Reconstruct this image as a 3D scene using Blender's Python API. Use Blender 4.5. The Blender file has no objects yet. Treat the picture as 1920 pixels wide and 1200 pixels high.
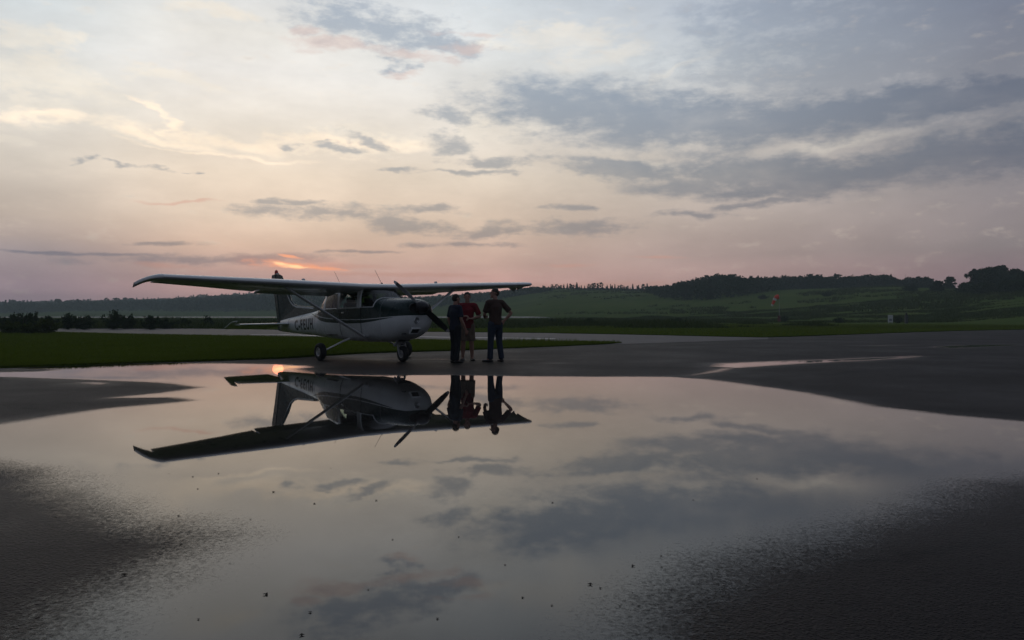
import bpy, bmesh, math, random
import numpy as np
from mathutils import Matrix, Vector

random.seed(7)
rng = np.random.default_rng(11)
sc = bpy.context.scene
COL = sc.collection
R = math.radians

# ------------------------------------------------------------------ camera
F, CAMH, YH = 1440.0, 1.08, 593.0            # focal length in photo pixels, eye height, horizon row
cam = bpy.data.cameras.new('camera')
cam.sensor_width = 36.0
cam.lens = 36.0 * F / 1920.0
cam.clip_start, cam.clip_end = 0.05, 6000
camo = bpy.data.objects.new('camera', cam)
COL.objects.link(camo)
camo.location = (0, 0, CAMH)
camo.rotation_euler = (R(90) - math.atan(7.0 / F), 0, 0)
sc.camera = camo

# ------------------------------------------------------------------ colour management
sc.view_settings.view_transform = 'Standard'
sc.view_settings.look = 'None'
sc.view_settings.gamma = 1.0
sc.view_settings.exposure = 0.0
sc.view_settings.use_curve_mapping = False
sc.cycles.use_denoising = True
sc.cycles.max_bounces = 6
sc.cycles.diffuse_bounces = 2
sc.cycles.glossy_bounces = 4
sc.cycles.transparent_max_bounces = 16
sc.cycles.volume_bounces = 0
sc.cycles.sample_clamp_indirect = 6.0

def lin(r, g=None, b=None):
    if g is None: r, g, b = r
    f = lambda c: (c / 255 / 12.92) if c / 255 <= 0.04045 else ((c / 255 + 0.055) / 1.055) ** 2.4
    return (f(r), f(g), f(b), 1.0)

# ------------------------------------------------------------------ sun
SUN_PX, SUN_PY = 521.0, 494.0
sun_az = math.atan((SUN_PX - 960) / F)
sun_el = math.atan((YH - SUN_PY) / F * math.cos(sun_az))
sl = bpy.data.lights.new('sun', 'SUN')
sl.energy = 0.00045
sl.angle = R(0.75)
sl.color = (1.0, 0.24, 0.11)
so = bpy.data.objects.new('sun', sl)
COL.objects.link(so)
sd = Vector((math.sin(sun_az) * math.cos(sun_el), math.cos(sun_az) * math.cos(sun_el), math.sin(sun_el)))
so.rotation_euler = (-sd).to_track_quat('-Z', 'Y').to_euler()
so.location = (-60, 150, 60)

# ------------------------------------------------------------------ world: dusk sky with clouds
W = bpy.data.worlds.new('World')
sc.world = W
W.use_nodes = True
W.cycles.sampling_method = 'MANUAL'
W.cycles.sample_map_resolution = 512
nt = W.node_tree
nt.nodes.clear()
N, L = nt.nodes, nt.links

def nd(t, **kw):
    n = N.new(t)
    for k, v in kw.items(): setattr(n, k, v)
    return n
def setin(n, i, v):
    if isinstance(v, bpy.types.NodeSocket): L.new(v, n.inputs[i])
    elif v is not None: n.inputs[i].default_value = v
def mth(op, a, b=None, c=None, clamp=False):
    n = nd('ShaderNodeMath', operation=op, use_clamp=clamp)
    setin(n, 0, a); setin(n, 1, b)
    if c is not None: setin(n, 2, c)
    return n.outputs[0]
def vmt(op, a, b=None):
    n = nd('ShaderNodeVectorMath', operation=op)
    setin(n, 0, a); setin(n, 1, b)
    return n.outputs['Value'] if op in ('LENGTH', 'DOT_PRODUCT') else n.outputs[0]
def maprange(v, a, b, c=0.0, d=1.0, smooth=True):
    n = nd('ShaderNodeMapRange', interpolation_type='SMOOTHSTEP' if smooth else 'LINEAR')
    setin(n, 0, v); setin(n, 1, a); setin(n, 2, b); setin(n, 3, c); setin(n, 4, d)
    return n.outputs[0]
def mixc(f, a, b, mode='MIX'):
    n = nd('ShaderNodeMix', data_type='RGBA', blend_type=mode)
    setin(n, 0, f); setin(n, 6, a); setin(n, 7, b)
    return n.outputs[2]
def ramp(v, stops):
    n = nd('ShaderNodeValToRGB')
    setin(n, 0, v)
    cr = n.color_ramp
    cr.interpolation = 'LINEAR'
    while len(cr.elements) < len(stops): cr.elements.new(0.5)
    for e, (p, c) in zip(cr.elements, stops): e.position = p; e.color = c
    return n.outputs[0]

tc = nd('ShaderNodeTexCoord')
sep = nd('ShaderNodeSeparateXYZ')
L.new(tc.outputs['Generated'], sep.inputs[0])
dx, dy, dz = sep.outputs
AZ = mth('MULTIPLY', mth('ARCTAN2', dx, dy), F)           # pixels-per-radian units of the real direction
EL = mth('MULTIPLY', mth('ARCSINE', dz), F)
comb = nd('ShaderNodeCombineXYZ')
L.new(AZ, comb.inputs[0]); L.new(EL, comb.inputs[1])
P = comb.outputs[0]

def ae(px, py):
    az = math.atan((px - 960) / F)
    return az * F, math.atan((YH - py) / F * math.cos(az)) * F

# clear-sky colour: elevation ramps for several bearings, blended round the compass.
# The air inside the haze box dims what lies behind it, so each stop is the colour beyond that air.
HAZE_D, HAZE_TOP, HAZE_L = 0.00080, 46.0, (0.130, 0.152, 0.150)
ELM = 800.0
def beyond(c, el_px):
    el = max(0.012, el_px / F)
    t = math.exp(-HAZE_D * min(1700.0, (HAZE_TOP - CAMH) / math.sin(el)))
    c = lin(c)
    return tuple(max(0.01, (c[i] - (1 - t) * HAZE_L[i]) / t) for i in range(3)) + (1.0,)
def el_stops(lst):
    out = []
    for px, py, c in lst:
        e_ = ae(px, py)[1]
        out.append((max(0, min(1, e_ / ELM)), beyond(c, e_)))
    return sorted(out, key=lambda s_: s_[0])
ef = mth('DIVIDE', EL, ELM, clamp=True)
ZEN = (1.0, lin(128, 138, 156))
rl = ramp(ef, el_stops([(50, 560, (148, 137, 143)), (50, 515, (150, 140, 145)), (50, 470, (158, 150, 152)), (50, 440, (174, 162, 157)), (50, 400, (190, 178, 168)), (50, 300, (213, 205, 194)), (50, 160, (216, 214, 208)), (50, 0, (212, 219, 222))]) + [ZEN])
rc = ramp(ef, el_stops([(460, 560, (172, 148, 146)), (460, 520, (172, 150, 147)), (460, 460, (199, 176, 162)), (460, 405, (216, 199, 183)), (460, 325, (231, 217, 200)), (460, 230, (236, 229, 218)), (460, 130, (234, 232, 228)), (460, 60, (236, 234, 228)), (460, 0, (228, 229, 228))]) + [ZEN])
rm = ramp(ef, el_stops([(930, 545, (184, 153, 147)), (930, 500, (190, 163, 153)), (930, 430, (206, 186, 169)), (930, 340, (219, 206, 190)), (930, 240, (222, 216, 207)), (930, 120, (222, 224, 223)), (930, 0, (210, 217, 222))]) + [ZEN])
rn = ramp(ef, el_stops([(1250, 540, (168, 146, 141)), (1250, 480, (174, 156, 150)), (1250, 420, (186, 172, 163)), (1250, 330, (203, 193, 182)), (1250, 240, (206, 203, 199)), (1250, 120, (205, 210, 213)), (1250, 0, (192, 200, 210))]) + [ZEN])
rr = ramp(ef, el_stops([(1870, 530, (132, 120, 123)), (1870, 460, (138, 131, 131)), (1870, 390, (143, 136, 137)), (1870, 320, (146, 142, 145)), (1870, 240, (152, 150, 153)), (1870, 120, (152, 152, 158)), (1870, 0, (142, 146, 158))]) + [(0.93, lin(112, 119, 134))])
rb = ramp(ef, [(0.0, lin(90, 87, 94)), (0.25, lin(92, 94, 104)), (1.0, lin(100, 109, 126))])
a = lambda px: ae(px, 300)[0]
base = mixc(maprange(AZ, a(30), a(400)), rl, rc)
base = mixc(maprange(AZ, a(480), a(930), smooth=False), base, rm)
base = mixc(maprange(AZ, a(930), a(1250), smooth=False), base, rn)
base = mixc(maprange(AZ, a(1250), a(1870), smooth=False), base, rr)
absaz = mth('ABSOLUTE', AZ)
base = mixc(maprange(absaz, 850, 1900), base, rb)
sky = nd('ShaderNodeTexSky', sky_type='NISHITA')
sky.sun_disc = False
sky.sun_elevation = sun_el
sky.sun_rotation = sun_az
sky.dust_density = 4.0
nis = mixc(1.0, sky.outputs[0], (0.003, 0.003, 0.003, 1), 'MULTIPLY')
base = mixc(1.0, base, nis, 'ADD')

# cloud coordinates: wind-stretched, warped
def noise(vec, scale, detail=4.0, rough=0.55, out='Fac', stretch=(1, 1, 1)):
    n = nd('ShaderNodeTexNoise', noise_dimensions='2D')
    setin(n, 'Vector', vec)
    n.inputs['Scale'].default_value = scale
    n.inputs['Detail'].default_value = detail
    n.inputs['Roughness'].default_value = rough
    n.texture_mapping.vector_type = 'TEXTURE'
    n.texture_mapping.scale = stretch
    return n.outputs[out]
wv = vmt('SUBTRACT', noise(P, 0.014, 4.0, 0.6, 'Color', (2.2, 1, 1)), (0.5, 0.5, 0.5))
wamp = nd('ShaderNodeCombineXYZ')
wamp.inputs[0].default_value = 190.0
L.new(maprange(EL, 70, 420, 16.0, 66.0), wamp.inputs[1])
Q = vmt('ADD', P, vmt('MULTIPLY', wv, wamp.outputs[0]))
fine = mth('SUBTRACT', noise(P, 0.042, 5.0, 0.66, 'Fac', (2.6, 1, 1)), 0.5)
broad = mth('SUBTRACT', noise(P, 0.011, 4.0, 0.6, 'Fac', (2.6, 1, 1)), 0.5)

def field(lst, k):
    """distance to the nearest of a set of cloud ellipses, in ellipse radii (clipped at 2)"""
    cur = None
    for px, py, rx, ry, rot in lst:
        u, v = ae(px, py)
        g = nd('ShaderNodeTexGradient', gradient_type='SPHERICAL')
        tm_ = g.texture_mapping
        tm_.vector_type = 'TEXTURE'
        tm_.translation = (u, v, 0); tm_.rotation = (0, 0, R(-rot)); tm_.scale = (2 * rx, 2 * ry, 1)
        L.new(Q, g.inputs[0])
        d = g.outputs['Fac']
        if cur is None: cur = d
        else:
            n = nd('ShaderNodeMath', operation='SMOOTH_MAX')
            L.new(cur, n.inputs[0]); L.new(d, n.inputs[1]); n.inputs[2].default_value = k / 2
            cur = n.outputs[0]
    return mth('MULTIPLY_ADD', cur, -2.0, 2.0)

big = [(1080, 195, 160, 40, 4), (1260, 228, 260, 46, 2), (1470, 225, 210, 42, -3), (1020, 212, 90, 24, 0),
       (1640, 200, 210, 34, -6), (1840, 178, 190, 34, -5),
       (1420, 322, 210, 28, 4), (1300, 352, 130, 20, 5), (1560, 330, 190, 30, -3), (1760, 296, 240, 32, -6),
       (1960, 275, 170, 34, -4), (1180, 326, 120, 14, 8), (1125, 305, 70, 11, 10), (1480, 356, 160, 16, 0)]
veil = [(1750, 40, 420, 110, -4), (1890, 120, 240, 150, 0), (1450, 30, 170, 50, -8), (1620, 130, 260, 60, -6)]
small = [(655, 42, 80, 30, 0), (725, 62, 100, 28, 4), (810, 86, 90, 15, 6), (730, 121, 26, 9, 0),
         (860, 220, 46, 14, 6), (835, 266, 60, 13, 5), (678, 264, 34, 8, 12), (615, 273, 34, 6, -4),
         (545, 277, 15, 6, 0), (925, 302, 70, 11, 0), (885, 322, 75, 5, 0), (748, 314, 46, 4, 0),
         (118, 297, 22, 3, 0), (155, 294, 16, 4, 0), (252, 309, 34, 3, 6), (345, 322, 18, 2, 0),
         (535, 397, 66, 12, 4), (522, 379, 40, 5, 0), (610, 400, 70, 11, 4), (700, 414, 120, 14, 7),
         (772, 426, 70, 9, 2), (580, 379, 34, 5, 6), (792, 394, 64, 7, 0), (930, 434, 85, 11, -3),
         (1075, 425, 105, 12, 2), (1065, 388, 44, 5, 3), (875, 459, 95, 5, 0), (1270, 404, 60, 6, 0),
         (1400, 386, 80, 5, -4), (290, 459, 60, 4, -3), (400, 486, 170, 9, -2), (110, 474, 140, 3, 0), (685, 472, 66, 3, 0)]
def cl(lst, k, w, lo, hi):
    d = field(lst, k)
    d = mth('MULTIPLY_ADD', fine, w, d)
    return maprange(d, hi, lo)
m_big = cl(big, 0.4, 1.7, 0.40, 1.55)
m_big = mth('MULTIPLY', m_big, maprange(broad, -0.30, 0.05, 0.7, 1.0))
m_veil = mth('MULTIPLY', cl(veil, 0.4, 2.2, 0.3, 1.4), 0.55)
m_small = cl(small, 0.15, 3.0, 0.15, 1.6)
m_amb = mth('MULTIPLY', maprange(broad, 0.02, 0.30), maprange(absaz, 900, 1700, 0.0, 0.55))
m_amb = mth('MULTIPLY', m_amb, maprange(EL, 30, 250))
dark = mth('MAXIMUM', mth('MAXIMUM', mth('MULTIPLY', m_big, 1.0), m_veil), mth('MAXIMUM', mth('MULTIPLY', m_small, 0.82), m_amb))
cloudc = mixc(1.0, base, (0.48, 0.555, 0.67, 1), 'MULTIPLY')
warm = [(55, 214, 90, 22, -6), (105, 150, 110, 26, 4), (125, 77, 18, 10, 0), (65, 84, 46, 16, -10), (355, 268, 100, 10, 6),
        (305, 224, 52, 8, 38), (480, 270, 130, 13, 3), (660, 264, 150, 16, -2), (350, 150, 54, 9, 8), (230, 240, 70, 14, 14),
        (1050, 66, 100, 24, -4), (1105, 112, 62, 18, -18), (1255, 132, 70, 8, -22), (1290, 268, 110, 12, 4), (940, 240, 70, 30, 0),
        (1560, 270, 120, 8, -6), (10, 262, 40, 8, 0), (400, 20, 60, 8, 0), (880, 88, 60, 8, 0), (1210, 308, 90, 8, 4)]
m_warm = cl(warm, 0.3, 2.6, 0.35, 1.6)
m_warm = mth('MULTIPLY', m_warm, maprange(broad, -0.16, 0.16, 0.45, 1.0))
col = mixc(mth('MULTIPLY', m_warm, maprange(AZ, a(700), a(1500), 0.60, 0.28)), base, (1.05, 0.95, 0.80, 1))
m_bright = cl([(480, 270, 130, 9, 3), (650, 266, 140, 10, -2), (330, 264, 90, 7, 8), (312, 228, 60, 6, 36), (60, 222, 80, 9, -4), (420, 290, 110, 4, 3)], 0.3, 2.6, 0.0, 1.75)
col = mixc(mth('MULTIPLY', m_bright, 0.75), col, (1.38, 1.13, 0.86, 1))
cirrus = noise(P, 0.0085, 6.0, 0.62, 'Fac', (2.6, 1, 1))
ck = maprange(cirrus, 0.3, 0.7, 0.90, 1.09, False)
cmul = nd('ShaderNodeVectorMath', operation='SCALE')
L.new(col, cmul.inputs[0]); L.new(ck, cmul.inputs['Scale'])
col = cmul.outputs[0]
col = mixc(dark, col, cloudc)
# pink streaks and the lit gap where the sun sits
pinks = [(300, 497, 60, 4, 2), (640, 500, 120, 5, 0), (1040, 498, 60, 3, 0), (330, 378, 62, 3, -1), (1250, 482, 60, 3, 2), (1120, 534, 200, 6, 0), (760, 517, 160, 4, 0)]
m_rose = mth('MULTIPLY', cl([(650, 84, 90, 9, 0), (765, 104, 70, 8, 4), (865, 96, 50, 7, 0), (590, 62, 30, 9, 0), (880, 66, 60, 6, 0), (735, 132, 34, 6, 0)], 0.2, 2.0, 0.1, 1.5), 0.55)
col = mixc(m_rose, col, (0.80, 0.62, 0.56, 1))
m_pink = mth('MULTIPLY', cl(pinks, 0.2, 1.6, 0.1, 1.5), 0.5)
col = mixc(m_pink, col, (0.85, 0.44, 0.33, 1))
glow = cl([(548, 498, 80, 5, 4), (520, 481, 34, 2.5, 5), (505, 497, 36, 4, 0), (600, 503, 60, 3, 3)], 0.2, 2.0, 0.1, 1.35)
halo = mth('MULTIPLY', cl([(545, 498, 120, 20, 2)], 0.2, 1.2, 0.0, 1.5), 0.30)
col = mixc(halo, col, (1.15, 0.46, 0.32, 1))
col = mixc(mth('MULTIPLY', glow, 0.95), col, (1.55, 0.62, 0.32, 1))
core = cl([(512, 496, 34, 3.5, 3), (548, 500, 36, 3, 4)], 0.2, 1.4, 0.1, 1.2)
col = mixc(core, col, (2.3, 1.25, 0.62, 1))
bg = nd('ShaderNodeBackground')
L.new(col, bg.inputs[0])
bg.inputs[1].default_value = 1.0
wo = nd('ShaderNodeOutputWorld')
L.new(bg.outputs[0], wo.inputs[0])

# ------------------------------------------------------------------ helpers
def tag(o, label=None, cat=None, group=None, kind=None):
    if label: o['label'] = label
    if cat: o['category'] = cat
    if group: o['group'] = group
    if kind: o['kind'] = kind
    return o
def link(name, me, parent=None, mats=()):
    o = bpy.data.objects.new(name, me)
    COL.objects.link(o)
    if parent is not None: o.parent = parent
    if me is not None:
        for m in (mats if isinstance(mats, (list, tuple)) else [mats]): me.materials.append(m)
    return o
def empty(name, loc=(0, 0, 0), rz=0.0):
    o = bpy.data.objects.new(name, None)
    COL.objects.link(o)
    o.location = loc
    o.rotation_euler = (0, 0, rz)
    o.empty_display_size = 0.2
    return o
def mesh_np(name, V, Fc, smooth=True, matidx=None):
    """V (n,3); Fc (m,k) array, all faces with k corners"""
    me = bpy.data.meshes.new(name)
    V = np.asarray(V, np.float32); Fc = np.asarray(Fc, np.int32)
    k = Fc.shape[1]
    me.vertices.add(len(V)); me.vertices.foreach_set('co', V.ravel())
    me.loops.add(Fc.size); me.loops.foreach_set('vertex_index', Fc.ravel())
    me.polygons.add(len(Fc))
    me.polygons.foreach_set('loop_start', np.arange(0, Fc.size, k, dtype=np.int32))
    me.polygons.foreach_set('loop_total', np.full(len(Fc), k, np.int32))
    me.polygons.foreach_set('use_smooth', np.full(len(Fc), smooth, bool))
    if matidx is not None: me.polygons.foreach_set('material_index', np.asarray(matidx, np.int32))
    me.update(calc_edges=True)
    me.validate()
    return me
def mesh_py(name, V, Fc, smooth=False):
    me = bpy.data.meshes.new(name)
    me.from_pydata([tuple(map(float, v)) for v in V], [], [tuple(int(i) for i in f) for f in Fc])
    if smooth: me.polygons.foreach_set('use_smooth', [True] * len(me.polygons))
    me.update()
    return me
def gp(px, py, z=0.0):
    D = F * (CAMH - z) / (py - YH)
    return ((px - 960) / F * D, D)

class MB:
    """collects simple solids for one mesh"""
    def __init__(s): s.v = []; s.f = []
    def add(s, V, Fc):
        o = len(s.v); s.v += [tuple(map(float, p)) for p in V]; s.f += [tuple(int(i) + o for i in f) for f in Fc]
    def box(s, c, size, rot=None):
        x, y, z = [d / 2 for d in size]
        V = [Vector((sx * x, sy * y, sz * z)) for sx in (-1, 1) for sy in (-1, 1) for sz in (-1, 1)]
        if rot is not None: V = [rot @ v for v in V]
        V = [v + Vector(c) for v in V]
        s.add(V, [(0, 1, 3, 2), (4, 6, 7, 5), (0, 4, 5, 1), (2, 3, 7, 6), (0, 2, 6, 4), (1, 5, 7, 3)])
    def tube(s, pts, rad, n=10, ell=None, up=(0, 0, 1), cap=True):
        pts = [Vector(p) for p in pts]
        if not isinstance(rad, (list, tuple)): rad = [rad] * len(pts)
        o = len(s.v)
        for i, p in enumerate(pts):
            t = (pts[min(i + 1, len(pts) - 1)] - pts[max(i - 1, 0)]).normalized()
            u = Vector(up)
            if abs(t.dot(u)) > 0.97: u = Vector((1, 0, 0))
            a_ = u.cross(t).normalized(); b_ = t.cross(a_).normalized()
            ra = rad[i]; rb_ = ra
            if isinstance(ra, tuple): ra, rb_ = ra
            elif ell: rb_ = ra * ell
            for k in range(n):
                th = 2 * math.pi * k / n
                s.v.append(tuple(p + a_ * (ra * math.cos(th)) + b_ * (rb_ * math.sin(th))))
        for i in range(len(pts) - 1):
            for k in range(n):
                s.f.append((o + i * n + k, o + i * n + (k + 1) % n, o + (i + 1) * n + (k + 1) % n, o + (i + 1) * n + k))
        if cap:
            s.f.append(tuple(o + k for k in reversed(range(n))))
            s.f.append(tuple(o + (len(pts) - 1) * n + k for k in range(n)))
    def lathe(s, prof, c, axis='y', n=24):
        """prof: (r, t) along axis, closed ring"""
        o = len(s.v)
        for r_, t in prof:
            for k in range(n):
                th = 2 * math.pi * k / n
                q = (r_ * math.cos(th), t, r_ * math.sin(th)) if axis == 'y' else ((t, r_ * math.cos(th), r_ * math.sin(th)) if axis == 'x' else (r_ * math.cos(th), r_ * math.sin(th), t))
                s.v.append((q[0] + c[0], q[1] + c[1], q[2] + c[2]))
        m = len(prof)
        for i in range(m - 1):
            for k in range(n):
                s.f.append((o + i * n + k, o + i * n + (k + 1) % n, o + (i + 1) * n + (k + 1) % n, o + (i + 1) * n + k))
    def prism(s, poly, y0, y1, axis='y'):
        o = len(s.v); n = len(poly)
        for yy in (y0, y1):
            for p, q in poly:
                s.v.append((p, yy, q) if axis == 'y' else ((p, q, yy) if axis == 'z' else (yy, p, q)))
        s.f.append(tuple(o + i for i in range(n))); s.f.append(tuple(o + n + i for i in reversed(range(n))))
        for i in range(n): s.f.append((o + i, o + n + i, o + n + (i + 1) % n, o + (i + 1) % n))
    def build(s, name, mat, parent=None, smooth=False, bevel=0.0):
        me = mesh_py(name, s.v, s.f, smooth)
        bm = bmesh.new(); bm.from_mesh(me)
        bmesh.ops.recalc_face_normals(bm, faces=bm.faces)
        bm.to_mesh(me); bm.free()
        o = link(name, me, parent, mat)
        if bevel:
            b = o.modifiers.new('bevel', 'BEVEL'); b.width = bevel; b.segments = 2; b.limit_method = 'ANGLE'
        if smooth:
            try: me.set_sharp_from_angle(angle=R(40))
            except Exception: pass
        return o

# ------------------------------------------------------------------ materials
def newmat(name):
    m = bpy.data.materials.new(name)
    m.use_nodes = True
    t = m.node_tree
    t.nodes.clear()
    return m, t
class NT:
    def __init__(s, t): s.t = t
    def n(s, typ, **kw):
        x = s.t.nodes.new(typ)
        for k, v in kw.items():
            if k.startswith('in_'): x.inputs[k[3:]].default_value = v
            else: setattr(x, k, v)
        return x
    def l(s, a, b): s.t.links.new(a, b)
    def set(s, n, i, v):
        if isinstance(v, bpy.types.NodeSocket): s.l(v, n.inputs[i])
        elif v is not None: n.inputs[i].default_value = v
    def math(s, op, a, b=None, clamp=False):
        x = s.n('ShaderNodeMath', operation=op, use_clamp=clamp); s.set(x, 0, a); s.set(x, 1, b); return x.outputs[0]
    def noise(s, vec, scale, detail=4, rough=0.55, out=0):
        x = s.n('ShaderNodeTexNoise'); s.set(x, 'Vector', vec)
        x.inputs['Scale'].default_value = scale; x.inputs['Detail'].default_value = detail; x.inputs['Roughness'].default_value = rough
        return x.outputs[out]
    def mr(s, v, a_, b_, c=0.0, d=1.0, smooth=False):
        x = s.n('ShaderNodeMapRange', interpolation_type='SMOOTHSTEP' if smooth else 'LINEAR')
        for i, q in enumerate((v, a_, b_, c, d)): s.set(x, i, q)
        return x.outputs[0]
    def mix(s, f, a_, b_, mode='MIX'):
        x = s.n('ShaderNodeMix', data_type='RGBA', blend_type=mode); s.set(x, 0, f); s.set(x, 6, a_); s.set(x, 7, b_); return x.outputs[2]
    def bump(s, h, strength=0.3, dist=0.01, normal=None):
        x = s.n('ShaderNodeBump'); s.set(x, 'Height', h); s.set(x, 'Strength', strength); x.inputs['Distance'].default_value = dist
        if normal is not None: s.l(normal, x.inputs['Normal'])
        return x.outputs[0]
    def bsdf(s, color, rough=0.5, metal=0.0, normal=None, spec=0.5, ior=1.45, trans=0.0, coat=0.0):
        x = s.n('ShaderNodeBsdfPrincipled')
        s.set(x, 'Base Color', color); s.set(x, 'Roughness', rough); s.set(x, 'Metallic', metal)
        x.inputs['IOR'].default_value = ior; x.inputs['Specular IOR Level'].default_value = spec
        x.inputs['Transmission Weight'].default_value = trans; x.inputs['Coat Weight'].default_value = coat
        if normal is not None: s.l(normal, x.inputs['Normal'])
        return x.outputs[0]
    def out(s, sh): o = s.n('ShaderNodeOutputMaterial'); s.l(sh, o.inputs[0]); return o
def c4(r, g, b): return (r, g, b, 1.0)

def paint(name, color, rough=0.35, metal=0.0, var=0.12, scale=6.0, coat=0.0, bump=0.0, spec=0.5):
    m, t = newmat(name); q = NT(t)
    tcn = q.n('ShaderNodeTexCoord')
    nz = q.noise(tcn.outputs['Object'], scale, 5, 0.6)
    k = q.mr(nz, 0.3, 0.7, 1 - var, 1 + var)
    cc = q.n('ShaderNodeVectorMath', operation='SCALE'); cc.inputs[0].default_value = color[:3]; q.l(k, cc.inputs['Scale'])
    rr_ = q.mr(nz, 0.3, 0.7, max(0.02, rough - 0.08), rough + 0.1)
    nrm = None
    if bump: nrm = q.bump(q.noise(tcn.outputs['Object'], scale * 12, 3), bump, 0.004)
    q.out(q.bsdf(cc.outputs[0], rr_, metal, nrm, coat=coat, spec=spec))
    return m

def m_asphalt():
    m, t = newmat('wet_asphalt'); q = NT(t)
    geo = q.n('ShaderNodeNewGeometry'); pos = geo.outputs['Position']
    att = q.n('ShaderNodeAttribute', attribute_name='shore'); shore = att.outputs['Fac']
    big_ = q.noise(pos, 0.35, 5, 0.6); mid = q.noise(pos, 2.2, 4, 0.65); agg = q.noise(pos, 38, 4, 0.7)
    vor = q.n('ShaderNodeTexVoronoi'); q.l(pos, vor.inputs['Vector']); vor.inputs['Scale'].default_value = 70
    colr = q.mix(q.mr(big_, 0.35, 0.65), c4(0.0064, 0.0051, 0.0050), c4(0.0140, 0.0108, 0.0098))
    colr = q.mix(q.mr(mid, 0.42, 0.72, 0, 0.8), colr, c4(0.026, 0.0215, 0.0190))
    vcol = q.n('ShaderNodeVectorMath', operation='SCALE'); q.l(colr, vcol.inputs[0]); q.l(q.mr(vor.outputs['Color'], 0, 1, 0.35, 1.7), vcol.inputs['Scale'])
    vc = q.n('ShaderNodeTexVoronoi', feature='DISTANCE_TO_EDGE'); vc.inputs['Scale'].default_value = 0.16
    wp = q.n('ShaderNodeVectorMath', operation='MULTIPLY_ADD'); q.l(q.noise(pos, 0.8, 4, 0.6, 1), wp.inputs[0]); wp.inputs[1].default_value = (1.6, 1.6, 0); q.l(pos, wp.inputs[2])
    q.l(wp.outputs[0], vc.inputs['Vector'])
    crack = q.mr(vc.outputs['Distance'], 0.0, 0.012, 1.0, 0.0)
    colm = q.mix(q.math('MULTIPLY', crack, 0.8), vcol.outputs[0], c4(0.003, 0.003, 0.003))
    damp = q.mr(shore, -1.8, -0.1, 0.0, 1.0, True)
    r0 = q.mr(q.math('ADD', big_, q.math('MULTIPLY', mid, 0.5)), 0.5, 1.0, 0.50, 0.70)
    rough = q.math('SUBTRACT', r0, q.math('MULTIPLY', damp, 0.10))
    h = q.math('ADD', q.math('MULTIPLY', q.mr(vor.outputs['Distance'], 0.0, 0.6, 1.0, 0.0), 0.5), agg)
    nrm = q.bump(h, 1.0, 0.012)
    q.out(q.bsdf(colm, rough, 0, nrm, spec=0.13))
    return m
def m_water():
    m, t = newmat('puddle_water'); q = NT(t)
    geo = q.n('ShaderNodeNewGeometry'); pos = geo.outputs['Position']
    att = q.n('ShaderNodeAttribute', attribute_name='shore'); shore = att.outputs['Fac']
    g1 = q.mr(q.noise(pos, 52, 4, 0.70), 0.30, 0.70)
    low = q.noise(pos, 1.1, 5, 0.62)
    lv = q.math('ADD', shore, q.math('MULTIPLY', q.math('SUBTRACT', low, 0.5), 0.55))
    mask = q.mr(q.math('SUBTRACT', q.math('ADD', lv, 0.22), q.math('MULTIPLY', g1, 0.46)), -0.36, 0.36, 0, 1, True)
    shallow = q.mr(lv, -0.1, 0.9, 1.0, 0.0, True)
    n1 = q.bump(q.math('MULTIPLY', g1, shallow), 0.035, 0.006)
    n2 = q.bump(q.noise(pos, 6.0, 2, 0.5), 0.015, 0.002, n1)
    floor = q.mix(q.mr(low, 0.35, 0.7), c4(0.020, 0.018, 0.017), c4(0.034, 0.031, 0.028))
    film = q.mr(q.noise(pos, 0.5, 4, 0.6), 0.4, 0.75, 0.012, 0.028)
    surf = q.bsdf(floor, q.math('ADD', film, q.math('MULTIPLY', shallow, 0.08)), 0, n2, spec=0.5, ior=1.34)
    tr = q.n('ShaderNodeBsdfTransparent')
    mx = q.n('ShaderNodeMixShader'); q.l(mask, mx.inputs[0]); q.l(tr.outputs[0], mx.inputs[1]); q.l(surf, mx.inputs[2])
    q.out(mx.outputs[0])
    return m
def m_grass(name, c0, c1, c2, s=1.0):
    m, t = newmat(name); q = NT(t)
    geo = q.n('ShaderNodeNewGeometry'); pos = geo.outputs['Position']
    n1 = q.noise(pos, 0.05 * s, 5, 0.6); n2 = q.noise(pos, 0.6 * s, 4, 0.65); n3 = q.noise(pos, 9.0 * s, 3, 0.7)
    cc = q.mix(q.mr(n1, 0.38, 0.62), c4(*c0), c4(*c1))
    cc = q.mix(q.mr(n2, 0.45, 0.72, 0, 0.75), cc, c4(*c2))
    v = q.n('ShaderNodeVectorMath', operation='SCALE'); q.l(cc, v.inputs[0]); q.l(q.mr(n3, 0.25, 0.75, 0.6, 1.35), v.inputs['Scale'])
    nrm = q.bump(q.math('ADD', n3, n2), 0.8, 0.08)
    q.out(q.bsdf(v.outputs[0], 0.9, 0, nrm, spec=0.0))
    return m
def m_leaf(name, c0, c1, rnd=True):
    m, t = newmat(name); q = NT(t)
    geo = q.n('ShaderNodeNewGeometry')
    oi = q.n('ShaderNodeObjectInfo')
    nz = q.noise(geo.outputs['Position'], 0.7, 3)
    f = q.math('ADD', q.math('MULTIPLY', q.mr(nz, 0.3, 0.7), 0.6), q.math('MULTIPLY', oi.outputs['Random'], 0.4))
    f = q.math('ADD', q.math('MULTIPLY', f, 0.7), q.math('MULTIPLY', geo.outputs['Random Per Island'], 0.3))
    cc = q.mix(f, c4(*c0), c4(*c1))
    d = q.bsdf(cc, 0.8, spec=0.0)
    tl = q.n('ShaderNodeBsdfTranslucent'); q.l(cc, tl.inputs[0])
    mx = q.n('ShaderNodeMixShader'); mx.inputs[0].default_value = 0.25; q.l(d, mx.inputs[1]); q.l(tl.outputs[0], mx.inputs[2])
    q.out(mx.outputs[0])
    return m
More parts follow.
